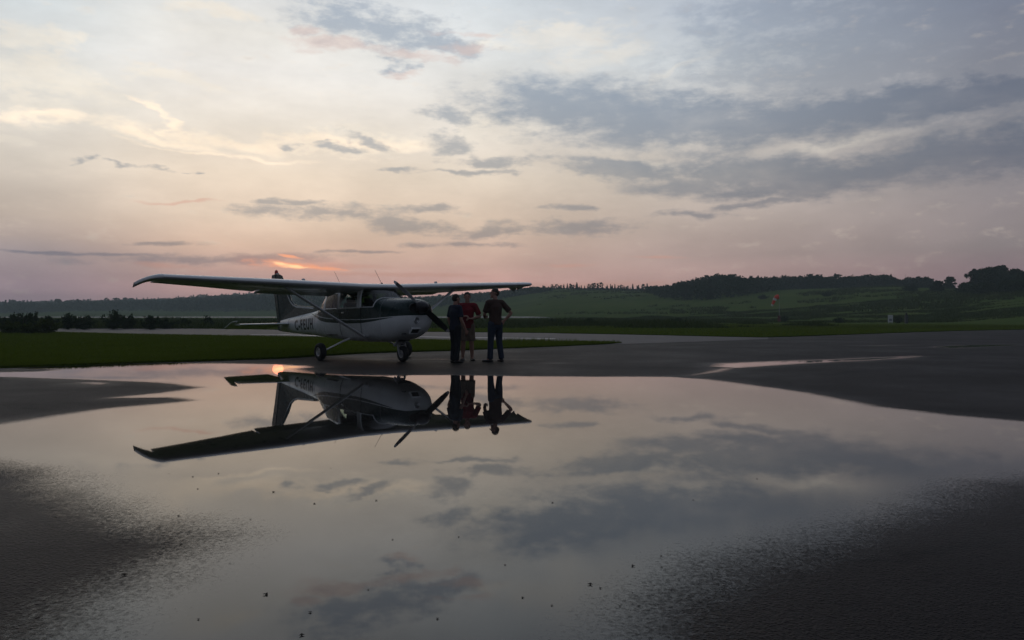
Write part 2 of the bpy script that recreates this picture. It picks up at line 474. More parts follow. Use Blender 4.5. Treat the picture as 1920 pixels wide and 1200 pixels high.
def m_glass(name, tint, rough=0.02):
    m, t = newmat(name); q = NT(t)
    tr = q.n('ShaderNodeBsdfTransparent'); tr.inputs[0].default_value = c4(*tint)
    gl = q.n('ShaderNodeBsdfGlossy'); gl.inputs['Roughness'].default_value = rough
    fr = q.n('ShaderNodeFresnel'); fr.inputs[0].default_value = 1.33
    tcn = q.n('ShaderNodeTexCoord')
    dirt = q.mr(q.noise(tcn.outputs['Object'], 5, 4), 0.35, 0.8, 0, 0.04)
    mx = q.n('ShaderNodeMixShader'); q.l(q.math('ADD', fr.outputs[0], dirt, True), mx.inputs[0]); q.l(tr.outputs[0], mx.inputs[1]); q.l(gl.outputs[0], mx.inputs[2])
    q.out(mx.outputs[0])
    return m

M = {}
M['asphalt'] = m_asphalt()
M['water'] = m_water()
M['lawn'] = m_grass('mown_lawn', (0.055, 0.086, 0.009), (0.070, 0.100, 0.013), (0.084, 0.098, 0.017))
M['field'] = m_grass('rough_field', (0.066, 0.108, 0.024), (0.102, 0.145, 0.036), (0.140, 0.145, 0.048), 0.4)
M['blade'] = m_leaf('grass_blades', (0.088, 0.132, 0.013), (0.145, 0.180, 0.022))
M['weed'] = m_leaf('tall_weeds', (0.038, 0.062, 0.013), (0.078, 0.098, 0.027))
M['leaf_dark'] = m_leaf('foliage_dark', (0.016, 0.030, 0.016), (0.034, 0.055, 0.024))
M['leaf_mid'] = m_leaf('foliage_mid', (0.024, 0.044, 0.018), (0.046, 0.070, 0.028))
M['needle'] = m_leaf('foliage_needles', (0.012, 0.026, 0.017), (0.026, 0.044, 0.024))
M['bark'] = paint('bark', c4(0.05, 0.038, 0.028), 0.85, var=0.3, scale=20)
M['taxi'] = paint('taxiway_asphalt', c4(0.088, 0.077, 0.072), 0.62, var=0.25, scale=1.2, bump=0.3, spec=0.25)
M['runway'] = paint('runway_asphalt', c4(0.17, 0.165, 0.155), 0.6, var=0.1, scale=0.1)
M['line'] = paint('white_line', c4(0.62, 0.60, 0.58), 0.5, var=0.2, scale=3)
M['white'] = paint('white_paint', c4(0.68, 0.69, 0.69), 0.32, var=0.05, scale=3, coat=0.3)
M['green'] = paint('green_paint', c4(0.012, 0.030, 0.028), 0.24, var=0.1, scale=3, spec=0.3)
M['silver'] = paint('bare_metal', c4(0.55, 0.55, 0.56), 0.35, 0.9, var=0.1, scale=20)
M['steel'] = paint('grey_painted_steel', c4(0.34, 0.34, 0.35), 0.4, 0.1, var=0.1, scale=12)
M['rubber'] = paint('rubber', c4(0.018, 0.018, 0.019), 0.75, var=0.2, scale=30)
M['black'] = paint('matt_black', c4(0.012, 0.012, 0.013), 0.5, var=0.2, scale=10)
M['letter'] = paint('black_lettering', c4(0.014, 0.017, 0.017), 0.35, var=0.05)
M['prop'] = paint('black_propeller_paint', c4(0.018, 0.016, 0.020), 0.4, var=0.15, scale=8)
M['propgrey'] = paint('grey_tip_paint', c4(0.42, 0.41, 0.43), 0.4, var=0.1, scale=8)
M['glass'] = m_glass('cabin_glass', (0.62, 0.74, 0.70))
M['seat'] = paint('seat_fabric', c4(0.05, 0.045, 0.04), 0.9, var=0.2, scale=30)
M['tan'] = paint('tan_strap', c4(0.45, 0.36, 0.20), 0.7, var=0.1, scale=30)
M['redlight'] = paint('red_lens', c4(0.5, 0.03, 0.02), 0.2, var=0.1, scale=30)
M['skin'] = paint('skin', c4(0.32, 0.17, 0.125), 0.55, var=0.12, scale=14)
M['hair'] = paint('brown_hair', c4(0.030, 0.018, 0.012), 0.6, var=0.3, scale=60, bump=0.5)
M['hair2'] = paint('dark_hair', c4(0.014, 0.011, 0.010), 0.6, var=0.3, scale=60, bump=0.5)
M['navy'] = paint('navy_cotton', c4(0.014, 0.018, 0.034), 0.9, var=0.25, scale=14, bump=0.4)
M['red'] = paint('red_cotton', c4(0.17, 0.009, 0.017), 0.9, var=0.2, scale=14, bump=0.4)
M['brown'] = paint('brown_cotton', c4(0.055, 0.030, 0.023), 0.9, var=0.25, scale=14, bump=0.4)
M['jeans'] = paint('blue_denim', c4(0.022, 0.030, 0.050), 0.9, var=0.3, scale=18, bump=0.5)
M['darkpants'] = paint('dark_trousers', c4(0.012, 0.013, 0.017), 0.9, var=0.3, scale=14, bump=0.4)
M['khaki'] = paint('khaki_cotton', c4(0.16, 0.115, 0.085), 0.9, var=0.2, scale=14, bump=0.4)
M['shoe'] = paint('dark_shoe_leather', c4(0.02, 0.017, 0.016), 0.6, var=0.2, scale=20)
M['eye'] = paint('eye', c4(0.02, 0.015, 0.012), 0.2)
M['sock_red'] = paint('orange_red_nylon', c4(0.80, 0.085, 0.05), 0.7, var=0.1, scale=5)
M['sock_white'] = paint('white_nylon', c4(0.70, 0.66, 0.64), 0.7, var=0.1, scale=5)
M['signwhite'] = paint('white_board', c4(0.55, 0.56, 0.57), 0.5, var=0.15, scale=3)
M['debris'] = paint('dead_leaf', c4(0.025, 0.018, 0.012), 0.8, var=0.3, scale=60)

# ------------------------------------------------------------------ numpy noise
def vnoise2(x, y, seed=0):
    xi = np.floor(x).astype(np.int64); yi = np.floor(y).astype(np.int64)
    xf = x - xi; yf = y - yi
    def hsh(i, j):
        h = (i * 374761393 + j * 668265263 + seed * 69069 + 1274126177) & 0xffffffff
        h = ((h ^ (h >> 13)) * 1274126177) & 0xffffffff
        return ((h ^ (h >> 16)) & 0xffff) / 65535.0
    u = xf * xf * (3 - 2 * xf); v = yf * yf * (3 - 2 * yf)
    return (hsh(xi, yi) * (1 - u) + hsh(xi + 1, yi) * u) * (1 - v) + (hsh(xi, yi + 1) * (1 - u) + hsh(xi + 1, yi + 1) * u) * v
def fbm2(x, y, o=4, seed=0):
    s = 0; a_ = 0.5
    for k in range(o): s = s + a_ * vnoise2(x * 2 ** k, y * 2 ** k, seed + k); a_ *= 0.5
    return s

# ------------------------------------------------------------------ terrain: airfield, valley, hills
# ridge line of the bare ground: (bearing as photo column, ridge row, distance)
RT = np.array([(-1500, 578, 1250), (-500, 578, 1250), (0, 577, 1240), (150, 575, 1200), (300, 570, 1140), (430, 563, 1060), (520, 560, 1000), (640, 563, 900), (760, 565, 800),
               (860, 560, 680), (960, 552, 560), (1040, 545, 490), (1120, 544, 460), (1210, 546, 440), (1320, 545, 400), (1440, 543, 370),
               (1560, 541, 340), (1680, 538, 320), (1780, 542, 300), (1860, 541, 270), (1960, 540, 250), (2200, 545, 250), (3200, 560, 300)], float)
RAZ = np.arctan((RT[:, 0] - 960) / F)
RD = RT[:, 2]
RHGT = CAMH + (YH - RT[:, 1]) / F * RD * np.cos(RAZ)   # heights using depth along the view axis
def sstep(t): t = np.clip(t, 0, 1); return t * t * (3 - 2 * t)
def terrain(x, y):
    x = np.asarray(x, float); y = np.asarray(y, float)
    r = np.hypot(x, y); az = np.arctan2(x, y)
    rd = np.interp(az, RAZ, RD); rh = np.interp(az, RAZ, RHGT)
    back = sstep((np.abs(az) - 1.1) / 0.8)
    rh = rh * (1 - back) + 1.0 * back
    hz = -0.09 + 0.14 * sstep((r - 55) / 60) + 0.65 * sstep((r - 90) / 160)
    t = (r - 0.42 * rd) / (0.58 * rd)
    hz = hz + (rh - 0.7) * (0.55 * sstep(t) + 0.45 * np.clip(t, 0, 1) ** 1.3)
    hz = hz + (fbm2(x / 60, y / 60, 4, 3) - 0.47) * 3.0 * sstep((r - 260) / 200)
    hz = hz + (fbm2(x / 9, y / 9, 3, 9) - 0.44) * 0.28 * sstep((r - 110) / 120)
    return hz
rr_ = np.concatenate([[0.0], np.geomspace(3, 1700, 200)])
azs = np.concatenate([np.radians(np.arange(-180, -50, 5.0)), np.radians(np.arange(-50, 50, 0.4)), np.radians(np.arange(50, 180, 5.0))])
AA, RR = np.meshgrid(azs, rr_)
TX, TY = RR * np.sin(AA), RR * np.cos(AA)
TZ = terrain(TX, TY)
na, nr = len(azs), len(rr_)
ii = np.arange(nr - 1)[:, None] * na + np.arange(na)[None, :]
jj = np.arange(nr - 1)[:, None] * na + (np.arange(na)[None, :] + 1) % na
quads = np.stack([ii, ii + na, jj + na, jj], -1).reshape(-1, 4)
ground = link('ground', mesh_np('ground', np.stack([TX, TY, TZ], -1).reshape(-1, 3), quads), None, M['field'])
tag(ground, kind='structure')

# ------------------------------------------------------------------ apron and its puddles
MAIN = [(395, 681.5), (470, 682.5), (530, 684), (575, 686.5), (585, 689), (560, 692), (590, 699), (640, 703), (725, 704.5), (839, 704), (944, 705.5), (985, 706.5), (1120, 707), (1260, 707.5), (1330, 712),
        (1420, 724), (1520, 738), (1650, 764), (1790, 780), (1930, 792), (2300, 800), (2500, 850), (2200, 880), (1930, 901), (1850, 916), (1750, 948), (1650, 984),
        (1500, 1026), (1400, 1052), (1320, 1090), (1260, 1130), (1220, 1190), (1200, 1300), (900, 1500), (300, 1500), (40, 1300), (90, 1200), (190, 1130), (300, 1078), (372, 1030), (395, 1008), (330, 992),
        (240, 978), (180, 950), (110, 912), (50, 884), (-20, 868), (-200, 850), (-200, 812), (-10, 797), (100, 781), (190, 768), (300, 758), (358, 752), (320, 746), (200, 747), (300, 738), (378, 727), (300, 718), (180, 713), (60, 709), (-60, 706), (-60, 699), (70, 697), (110, 694), (30, 691), (60, 689.5), (200, 684), (320, 681)]
EXTRA = [[(1345, 688), (1352, 682), (1440, 678.5), (1560, 674.5), (1650, 671), (1720, 668), (1700, 671), (1620, 676), (1500, 682), (1420, 687), (1380, 690)],
         [(1340, 690), (1400, 689), (1370, 698), (1310, 706), (1270, 705), (1310, 697)],
         [(1755, 651), (1790, 648.5), (1850, 647), (1905, 647), (1850, 649.5), (1790, 652.5)],
         [(1590, 648.2), (1680, 646.8), (1720, 647), (1650, 648.8)],
         [(1350, 637.2), (1390, 636.2), (1395, 637), (1360, 637.8)],
         [(150, 718), (185, 722), (200, 720), (180, 717.5)],
         [(1030, 680), (1060, 680.5), (1050, 681.2), (1032, 681)],
         [(640, 673.5), (760, 672.5), (960, 673.5), (1000, 674.2), (900, 675), (720, 674.6)]]
EXTRA_BIAS = [0.10, -0.20, 0.16, -0.16, 0.05, 0.0, -0.15, -0.25]
def sdist(x, y, poly):
    """signed distance, positive inside"""
    d2 = np.full(x.shape, 1e9); inside = np.zeros(x.shape, bool)
    n = len(poly)
    for i in range(n):
        x0, y0 = poly[i]; x1, y1 = poly[(i + 1) % n]
        ex, ey = x1 - x0, y1 - y0
        t = np.clip(((x - x0) * ex + (y - y0) * ey) / (ex * ex + ey * ey + 1e-12), 0, 1)
        d2 = np.minimum(d2, (x - x0 - t * ex) ** 2 + (y - y0 - t * ey) ** 2)
        c = (y0 > y) != (y1 > y)
        with np.errstate(divide='ignore', invalid='ignore'):
            inside ^= c & (x < (x1 - x0) * (y - y0) / (y1 - y0 + 1e-15) + x0)
    return np.where(inside, 1, -1) * np.sqrt(d2)
def shore_field(x, y):
    s = sdist(x, y, [gp(*p) for p in MAIN])
    for e, b in zip(EXTRA, EXTRA_BIAS): s = np.maximum(s, np.minimum(sdist(x, y, [gp(*p) for p in e]) + b, 0.6))
    return s
azf = np.concatenate([np.radians(np.arange(-180, -44, 4.0)), np.radians(np.arange(-44, 44, 0.2)), np.radians(np.arange(44, 180, 4.0))])
rf = np.concatenate([[0.02], np.geomspace(0.8, 26, 330), np.geomspace(26.5, 75, 90)])
AA, RR = np.meshgrid(azf, rf)
PX, PY = RR * np.sin(AA), RR * np.cos(AA)
SH = shore_field(PX.ravel(), PY.ravel()).reshape(PX.shape)
SH = np.clip(SH * (1.15 + 1.9 * sstep((np.hypot(PX, PY) - 5.5) / 4.5)), -3, 3)      # banks are steeper farther out
na, nr = len(azf), len(rf)
ii = np.arange(nr - 1)[:, None] * na + np.arange(na)[None, :]
jj = np.arange(nr - 1)[:, None] * na + (np.arange(na)[None, :] + 1) % na
quads = np.stack([ii, ii + na, jj + na, jj], -1).reshape(-1, 4)
Vap = np.stack([PX, PY, np.zeros_like(PX)], -1).reshape(-1, 3)
me = mesh_np('apron', Vap, quads)
at = me.attributes.new('shore', 'FLOAT', 'POINT'); at.data.foreach_set('value', SH.ravel().astype(np.float32))
apron = tag(link('apron', me, None, M['asphalt']), kind='structure')
keep = (SH.ravel()[quads] > -0.75).any(axis=1)
qk = quads[keep]
used = np.unique(qk); remap = np.full(len(Vap), -1); remap[used] = np.arange(len(used))
Vw = Vap[used].copy(); Vw[:, 2] = 0.006
me = mesh_np('puddle', Vw, remap[qk])
at = me.attributes.new('shore', 'FLOAT', 'POINT'); at.data.foreach_set('value', SH.ravel()[used].astype(np.float32))
puddle = tag(link('puddle', me, None, M['water']), kind='structure')

# ------------------------------------------------------------------ taxiway, grass island, verge, runway
ISL = [(-700, 720), (-200, 700), (0, 690.5), (100, 687), (240, 682), (330, 679), (427, 676), (520, 673), (606, 667.5), (680, 663), (745, 660.5), (840, 658), (960, 653), (1060, 649), (1130, 645.5), (1165, 643.2),
       (1100, 642.0), (960, 641.2), (840, 639.4), (700, 636.8), (590, 633.5), (440, 631), (290, 628.5), (110, 624), (60, 623), (-100, 622), (-700, 621)]
TAXI = [(-700, 621), (60, 622.2), (110, 623), (290, 627.5), (590, 632.5), (840, 639), (960, 641), (1100, 643), (1180, 645), (1300, 641), (1440, 636), (1440, 632), (1380, 631.8), (1200, 627.5), (1015, 624), (800, 621.8), (427, 616.5), (300, 614.6), (100, 615.6), (40, 616.5), (-700, 615.5)]
VERGE_EDGE = [(-900, 613.5), (-100, 614), (100, 616), (300, 615), (427, 617), (800, 622.4), (1015, 624.5), (1200, 628), (1380, 632), (1430, 633), (1500, 630.7), (1600, 627.2), (1700, 623.5), (1800, 620.4), (1920, 618), (2200, 615), (2900, 612)]
def wiggle(poly, amp=0.12, step=0.6, closed=True, seed=0):
    pts = [gp(*p) for p in poly]; out = []
    n = len(pts)
    for i in range(n if closed else n - 1):
        (x0, y0), (x1, y1) = pts[i], pts[(i + 1) % n]
        k = max(1, int(min(80, math.hypot(x1 - x0, y1 - y0) / step)))
        for j in range(k):
            t = j / k; x = x0 + (x1 - x0) * t; y = y0 + (y1 - y0) * t
            w = (fbm2(np.array([x * 1.3]), np.array([y * 1.3]), 3, seed)[0] - 0.44) * 2 * amp
            out.append((x + w * 0.4, y + w))
    if not closed: out.append(pts[-1])
    return out
def sheet(name, poly, z, mat, drop=0.0):
    bm = bmesh.new()
    vs = [bm.verts.new((x, y, z)) for x, y in poly]
    f = bm.faces.new(vs)
    if f.normal.z < 0: f.normal_flip()
    if drop:
        ex = bmesh.ops.extrude_edge_only(bm, edges=list(bm.edges))
        for v in [g for g in ex['geom'] if isinstance(g, bmesh.types.BMVert)]: v.co.z = z - drop
    bmesh.ops.triangulate(bm, faces=[q for q in bm.faces if len(q.verts) > 4])
    me = bpy.data.meshes.new(name); bm.to_mesh(me); bm.free()
    return tag(link(name, me, None, mat), kind='structure')
isl_w = wiggle(ISL, 0.18, 0.5, True, 21)
sheet('lawn', isl_w, 0.045, M['lawn'], 0.06)
sheet('taxiway', [gp(*p) for p in TAXI], 0.008, M['taxi'])
ve = wiggle(VERGE_EDGE, 0.3, 0.8, False, 33)
outer = [(ang_r * math.sin(an), ang_r * math.cos(an)) for ang_r, an in [(118, math.atan2(ve[-1][0], ve[-1][1]) - k / 30 * (math.atan2(ve[-1][0], ve[-1][1]) - math.atan2(ve[0][0], ve[0][1]))) for k in range(31)]]
sheet('verge', ve + outer, 0.05, M['lawn'], 0.07)
# white line along the near side of the taxiway
LINE = [(470, 627.6), (528, 627.6), (604, 630.2), (700, 631.2), (780, 631.6), (840, 632.7), (905, 633.6), (960, 634.3), (1040, 635.4)]
def strip(name, pts, wid, z, mat):
    V = []; Fc = []
    P_ = [Vector((*gp(*p), z)) for p in pts]
    for i, p in enumerate(P_):
        t = (P_[min(i + 1, len(P_) - 1)] - P_[max(i - 1, 0)]).normalized(); n_ = Vector((-t.y, t.x, 0))
        V += [p + n_ * wid / 2, p - n_ * wid / 2]
        if i: Fc.append((2 * i - 2, 2 * i - 1, 2 * i + 1, 2 * i))
    return tag(link(name, mesh_py(name, V, Fc), None, mat), kind='structure')
strip('taxiway_line', LINE, 0.62, 0.013, M['line'])
# far runway, a pale band laid on the slope of the field
rx = np.linspace(-360, 150, 60)
def ryc(x): return 226 + 0.02 * x
V = []; Fc = []
for i, x in enumerate(rx):
    for d_ in (-16, 14):
        y = ryc(x) + d_
        V.append((x, y, 0.80 + (0.20 if d_ > 0 else -0.12)))
    if i: Fc.append((2 * i - 2, 2 * i, 2 * i + 1, 2 * i - 1))
tag(link('runway', mesh_py('runway', V, Fc), None, M['runway']), kind='structure')

# ------------------------------------------------------------------ grass blades and tall weeds (stuff)
def inpoly(x, y, poly): return sdist(x, y, poly) > 0
def blades(name, X, Y, Z, hgt, wid, mat, lean=0.5):
    n = len(X)
    an = rng.uniform(0, 2 * np.pi, n); h = hgt * rng.uniform(0.5, 1.25, n); w = wid * rng.uniform(0.6, 1.3, n)
    ux, uy = np.cos(an) * w, np.sin(an) * w
    la = rng.uniform(0, 2 * np.pi, n); lx, ly = np.cos(la) * h * lean * rng.uniform(0, 1, n), np.sin(la) * h * lean * rng.uniform(0, 1, n)
    V = np.stack([np.stack([X - ux, Y - uy, Z], -1), np.stack([X + ux, Y + uy, Z], -1), np.stack([X + lx, Y + ly, Z + h], -1)], 1).reshape(-1, 3)
    Fc = np.arange(3 * n).reshape(-1, 3)
    return tag(link(name, mesh_np(name, V, Fc, False), None, mat), kind='stuff')
xs = rng.uniform(-17, 4, 330000); ys = 16 + (rng.uniform(0, 1, 330000) ** 1.6) * 28
sdv = sdist(xs, ys, isl_w)
k = (sdv > -0.02) & (np.abs(np.arctan2(xs, ys)) < 0.75)
k &= rng.uniform(0, 1, len(xs)) < np.clip(22 / ys, 0.25, 1)
o = blades('lawn_grass', xs[k], ys[k], np.full(k.sum(), 0.04), 0.055, 0.006, M['blade'])
o['label'] = 'short mown green grass of the island beside the aircraft'; o['category'] = 'grass'
xs = rng.uniform(-52, 5, 300000); ys = rng.uniform(26, 66, 300000)
sdv = sdist(xs, ys, isl_w)
k = (sdv > 0.0) & (np.abs(np.arctan2(xs, ys)) < 0.75)
o = blades('lawn_far_grass', xs[k], ys[k], np.full(k.sum(), 0.04), 0.075, 0.014, M['blade'])
o['label'] = 'mown grass on the far side of the island towards the taxiway'; o['category'] = 'grass'
xs = rng.uniform(-60, 70, 160000); ys = rng.uniform(38, 108, 160000)
vpoly = ve + outer
k = (sdist(xs, ys, vpoly) > 0) & (np.abs(np.arctan2(xs, ys)) < 0.75)
o = blades('verge_grass', xs[k], ys[k], np.full(k.sum(), 0.045), 0.09, 0.02, M['blade'])
o['label'] = 'green grass verge beyond the taxiway and apron'; o['category'] = 'grass'
# tuft fringe at the tip of the island
xs = rng.uniform(-4, 6.5, 60000); ys = rng.uniform(24, 35, 60000)
sdv = sdist(xs, ys, isl_w)
k = (sdv > -0.05) & (sdv < 0.45)
k &= rng.uniform(0, 1, len(xs)) < sstep((fbm2(xs * .9, ys * .9, 3, 5) - 0.38) / 0.2)
o = blades('edge_grass', xs[k], ys[k], np.full(k.sum(), 0.04), 0.16, 0.010, M['blade'])
o['label'] = 'longer ragged grass along the pointed end of the island'; o['category'] = 'grass'
# scattered scrub over the hillside meadows
n_s = 5200
pxs = rng.uniform(1010, 1930, n_s); us = rng.uniform(0.0, 1.0, n_s)
drs = np.interp(pxs, RT[:, 0], RT[:, 2]); Ds = drs * (0.5 + 0.5 * us)
xs_s = (pxs - 960) / F * Ds
kd = fbm2(xs_s / 22, Ds / 22, 4, 91) > 0.52
xs_s, Ds = xs_s[kd], Ds[kd]
rep_ = 9
sx = np.repeat(xs_s, rep_) + rng.normal(0, 0.55, len(xs_s) * rep_); sy_ = np.repeat(Ds, rep_) + rng.normal(0, 0.55, len(xs_s) * rep_)
o = blades('hill_scrub', sx, sy_, terrain(sx, sy_) - 0.1, 0.75, 0.20, M['weed'], 0.8)
o['label'] = 'low scrub scattered over the hillside meadow at right'; o['category'] = 'scrub'
# belt of tall weeds between verge and runway
def weeds(n, x0, x1, y0, y1, hgt, seed, dens=0.35):
    x = rng.uniform(x0, x1, n); y = rng.uniform(y0, y1, n)
    d = fbm2(x / 7, y / 7, 4, seed)
    k = d > dens
    x, y, d = x[k], y[k], d[k]
    return x, y, hgt * (0.35 + 1.6 * np.clip(d - dens, 0, 0.4) / 0.4)
wx, wy, wh = weeds(80000, -110, 20, 66, 150, 0.50, 41, 0.38)
wx2, wy2, wh2 = weeds(80000, 15, 125, 113, 200, 0.42, 47, 0.40)
wx3, wy3, wh3 = weeds(50000, -45, 34, 74, 112, 0.62, 53, 0.44)
wx, wy, wh = np.concatenate([wx, wx2, wx3]), np.concatenate([wy, wy2, wy3]), np.concatenate([wh, wh2, wh3])
wz = np.maximum(terrain(wx, wy), 0.045)
per = 3
X_ = np.repeat(wx, per) + rng.normal(0, 0.22, len(wx) * per); Y_ = np.repeat(wy, per) + rng.normal(0, 0.22, len(wx) * per)
H_ = np.repeat(wh, per) * rng.uniform(0.35, 1.0, len(wx) * per); Z_ = np.repeat(wz, per)
kk = np.abs(np.arctan2(X_, Y_)) < 0.72
o = blades('tall_weeds', X_[kk], Y_[kk], Z_[kk] - 0.02, H_[kk], 0.075, M['weed'], 0.9)
o['label'] = 'belt of rough tall weeds between the grass verge and the runway'; o['category'] = 'weeds'

# ------------------------------------------------------------------ trees and shrubs
def leafcloud(pts, size, flat=0.0):
    n = len(pts)
    a_ = rng.normal(size=(n, 3)); a_ /= np.linalg.norm(a_, axis=1)[:, None]
    b_ = rng.normal(size=(n, 3)); b_ -= (b_ * a_).sum(1)[:, None] * a_; b_ /= np.linalg.norm(b_, axis=1)[:, None]
    s = size * rng.uniform(0.55, 1.35, n)[:, None]
    V = np.stack([pts - a_ * s, pts + b_ * s * 0.6, pts + a_ * s, pts - b_ * s * 0.6], 1).reshape(-1, 3)
    return V, np.arange(4 * n).reshape(-1, 4)
def trunk_mesh(h, r, limbs, seed):
    g = np.random.default_rng(seed)
    mb = MB()
    mb.tube([(0, 0, -0.4), (0.02 * h * g.normal(), 0.02 * h * g.normal(), h * 0.35), (0.03 * h * g.normal(), 0.03 * h * g.normal(), h * 0.7), (0, 0, h * 0.95)], [r, r * 0.8, r * 0.5, r * 0.12], 7)
    for i in range(limbs):
        z0 = h * g.uniform(0.3, 0.75); an = g.uniform(0, 6.28); ln = h * g.uniform(0.16, 0.30)
        mb.tube([(0, 0, z0), (ln * 0.5 * math.cos(an), ln * 0.5 * math.sin(an), z0 + ln * 0.4), (ln * math.cos(an), ln * math.sin(an), z0 + ln * 0.75)], [r * 0.35, r * 0.22, r * 0.06], 5)
    return mb
def crown_round(h, wd, base, nclump, nleaf, size, seed, peak=0.42):
    g = np.random.default_rng(seed)
    C_ = []
    for i in range(nclump):
        t = g.uniform(0, 1); z = h * (base + (0.95 - base) * t)
        k = (t - peak) / (1.04 - peak if t > peak else peak + 0.25)
        rad = wd / 2 * math.sqrt(max(0.0, 1 - k * k)) * math.sqrt(g.uniform(0.05, 1)) * g.uniform(0.8, 1.1); an = g.uniform(0, 6.28)
        C_.append((rad * math.cos(an), rad * math.sin(an), z, wd * g.uniform(0.09, 0.17)))
    C_ = np.array(C_)
    idx = g.integers(0, nclump, nleaf)
    d = g.normal(size=(nleaf, 3)); d /= np.linalg.norm(d, axis=1)[:, None]
    rr2 = g.uniform(0, 1, nleaf) ** (1 / 2.2)
    pts = C_[idx, :3] + d * rr2[:, None] * C_[idx, 3][:, None] * np.array([1.1, 1.1, 0.8])
    return leafcloud(pts, size)
def crown_conifer(h, wd, base, tiers, nleaf, size, seed):
    g = np.random.default_rng(seed)
    t = g.uniform(0, 1, nleaf) ** 1.25
    tier = np.floor(t * tiers + g.normal(0, 0.12, nleaf)) / tiers
    inner = (t * tiers) % 1
    z = h * (base + (1.0 - base) * t)
    an = g.uniform(0, 6.28, nleaf)
    lob = 0.72 + 0.28 * np.cos(an * (5 + (tier * tiers).astype(int) % 3) + tier * 40)
    rad = wd / 2 * (1 - t) ** 0.85 * (1.05 - 0.45 * inner) * lob * np.sqrt(g.uniform(0.02, 1, nleaf))
    pts = np.stack([rad * np.cos(an), rad * np.sin(an), z - 0.10 * rad], -1)
    return leafcloud(pts, size)
def one_mesh(name, trunk, VF):
    V1 = np.array(trunk.v); V2, F2 = VF
    me = bpy.data.meshes.new(name)
    faces = [tuple(f) for f in trunk.f] + [tuple(int(i) for i in f) for f in (F2 + len(V1))]
    me.from_pydata([tuple(map(float, v)) for v in np.concatenate([V1, V2])], [], faces)
    me.polygons.foreach_set('material_index', [0] * len(trunk.f) + [1] * len(F2))
    me.update()
    return me
FAR = {}
def far_tree(kind, k):
    key = (kind, k)
    if key not in FAR:
        if kind == 'broad':
            VF = crown_round(1.0, 0.62 + 0.10 * (k % 3), 0.02, 44, 1300, 0.042, 100 + k)
            me = one_mesh('broadleaf_tree', trunk_mesh(1.0, 0.022, 3, 200 + k), VF)
            for m in (M['bark'], M['leaf_dark']): me.materials.append(m)
        elif kind == 'pine':
            VF = crown_round(1.0, 0.42 + 0.06 * (k % 3), 0.12, 30, 900, 0.040, 300 + k, 0.5)
            me = one_mesh('pine_tree', trunk_mesh(1.0, 0.018, 3, 400 + k), VF)
            for m in (M['bark'], M['needle']): me.materials.append(m)
        else:
            VF = crown_conifer(1.0, 0.56 + 0.08 * (k % 3), 0.0, 9, 1300, 0.055, 500 + k)
            me = one_mesh('spruce_tree', trunk_mesh(1.0, 0.016, 0, 600 + k), VF)
            for m in (M['bark'], M['needle']): me.materials.append(m)
        FAR[key] = me
    return FAR[key]
NAMES = {'broad': 'broadleaf_tree', 'pine': 'pine_tree', 'spruce': 'spruce_tree'}
def plant(px, D, h, kind, label, group, sink=0.0):
    x = (px - 960) / F * D; y = D
    z = float(terrain(np.array([x]), np.array([y]))[0])
    o = bpy.data.objects.new(NAMES[kind], far_tree(kind, random.randrange(4)))
    COL.objects.link(o)
    o.location = (x, y, z - sink)
    o.scale = (h * random.uniform(0.9, 1.25), h * random.uniform(0.9, 1.25), h)
    o.rotation_euler = (0, 0, random.uniform(0, 6.28))
    tag(o, label, 'tree', group)
    return o
rnd = random.Random(5)
SKYL = np.array([(-60, 564), (0, 563), (60, 562), (150, 561), (230, 558), (300, 557), (330, 556), (360, 553), (430, 549), (470, 547), (520, 546), (560, 547), (620, 551), (660, 554), (760, 555), (830, 552), (870, 549), (930, 545), (965, 540), (1000, 535), (1035, 540)], float)
SKYR = np.array([(1205, 536), (1225, 536), (1258, 534), (1270, 528), (1300, 521), (1330, 516), (1360, 513), (1400, 518), (1440, 517), (1480, 516), (1520, 514), (1550, 514), (1590, 516), (1620, 512), (1650, 516), (1670, 514), (1690, 522), (1720, 516), (1745, 520), (1760, 531), (1795, 536)], float)
def tz(px, D): return float(terrain(np.array([(px - 960) / F * D]), np.array([D]))[0])
def top_h(px, D, tab):
    return max(3.0, CAMH + (YH - float(np.interp(px, tab[:, 0], tab[:, 1]))) / F * D - tz(px, D))
# hazy wood on the left hills
for i in range(104):
    px = -30 + 590 * ((i * 0.618034) % 1.0); D = rnd.uniform(660, 1210) - 0.35 * max(0, px - 250)
    k = rnd.choices(['broad', 'pine', 'spruce'], [6, 2, 3])[0]
    hh_ = min(top_h(px, D, SKYL), 22.0) * rnd.uniform(0.78, 1.06)
    plant(px, D, hh_, k, 'tree in the blue hazy wood on the low hills at far left', 'trees of the hazy wood on the left hills')
# nearer dark clump below the wood, left of the fin
for i in range(14):
    plant(rnd.uniform(330, 470), 600 + 6 * i, 8.0 + 0.4 * (i % 7), 'broad', 'tree in the lower clump at the foot of the left hills', 'trees of the lower clump at the foot of the left hills')
# wood behind aircraft
for i in range(44):
    px = 560 + 470 * ((i * 0.618034) % 1.0); D = rnd.uniform(470, 0.96 * float(np.interp(px, RT[:, 0], RT[:, 2])))
    plant(px, D, min(top_h(px, D, SKYL), 15) * rnd.uniform(0.8, 1.05), rnd.choice(['broad', 'spruce', 'broad']), 'tree in the wood behind the aircraft and the three people', 'trees of the wood behind the aircraft')
# conifers along the skyline of the meadow
for i in range(44):
    px = 1005 + 212 * (i + rnd.uniform(-0.4, 0.4)) / 44
    D = float(np.interp(px, RT[:, 0], RT[:, 2])) + rnd.uniform(2, 30)
    kk_ = rnd.choices(['spruce', 'pine', 'broad'], [4, 3, 3])[0]
    plant(px, D, rnd.uniform(2.8, 4.8) * (1.15 if 1100 < px < 1130 else 1), kk_, 'small conifer standing along the skyline of the green meadow hill', 'conifers along the meadow skyline')
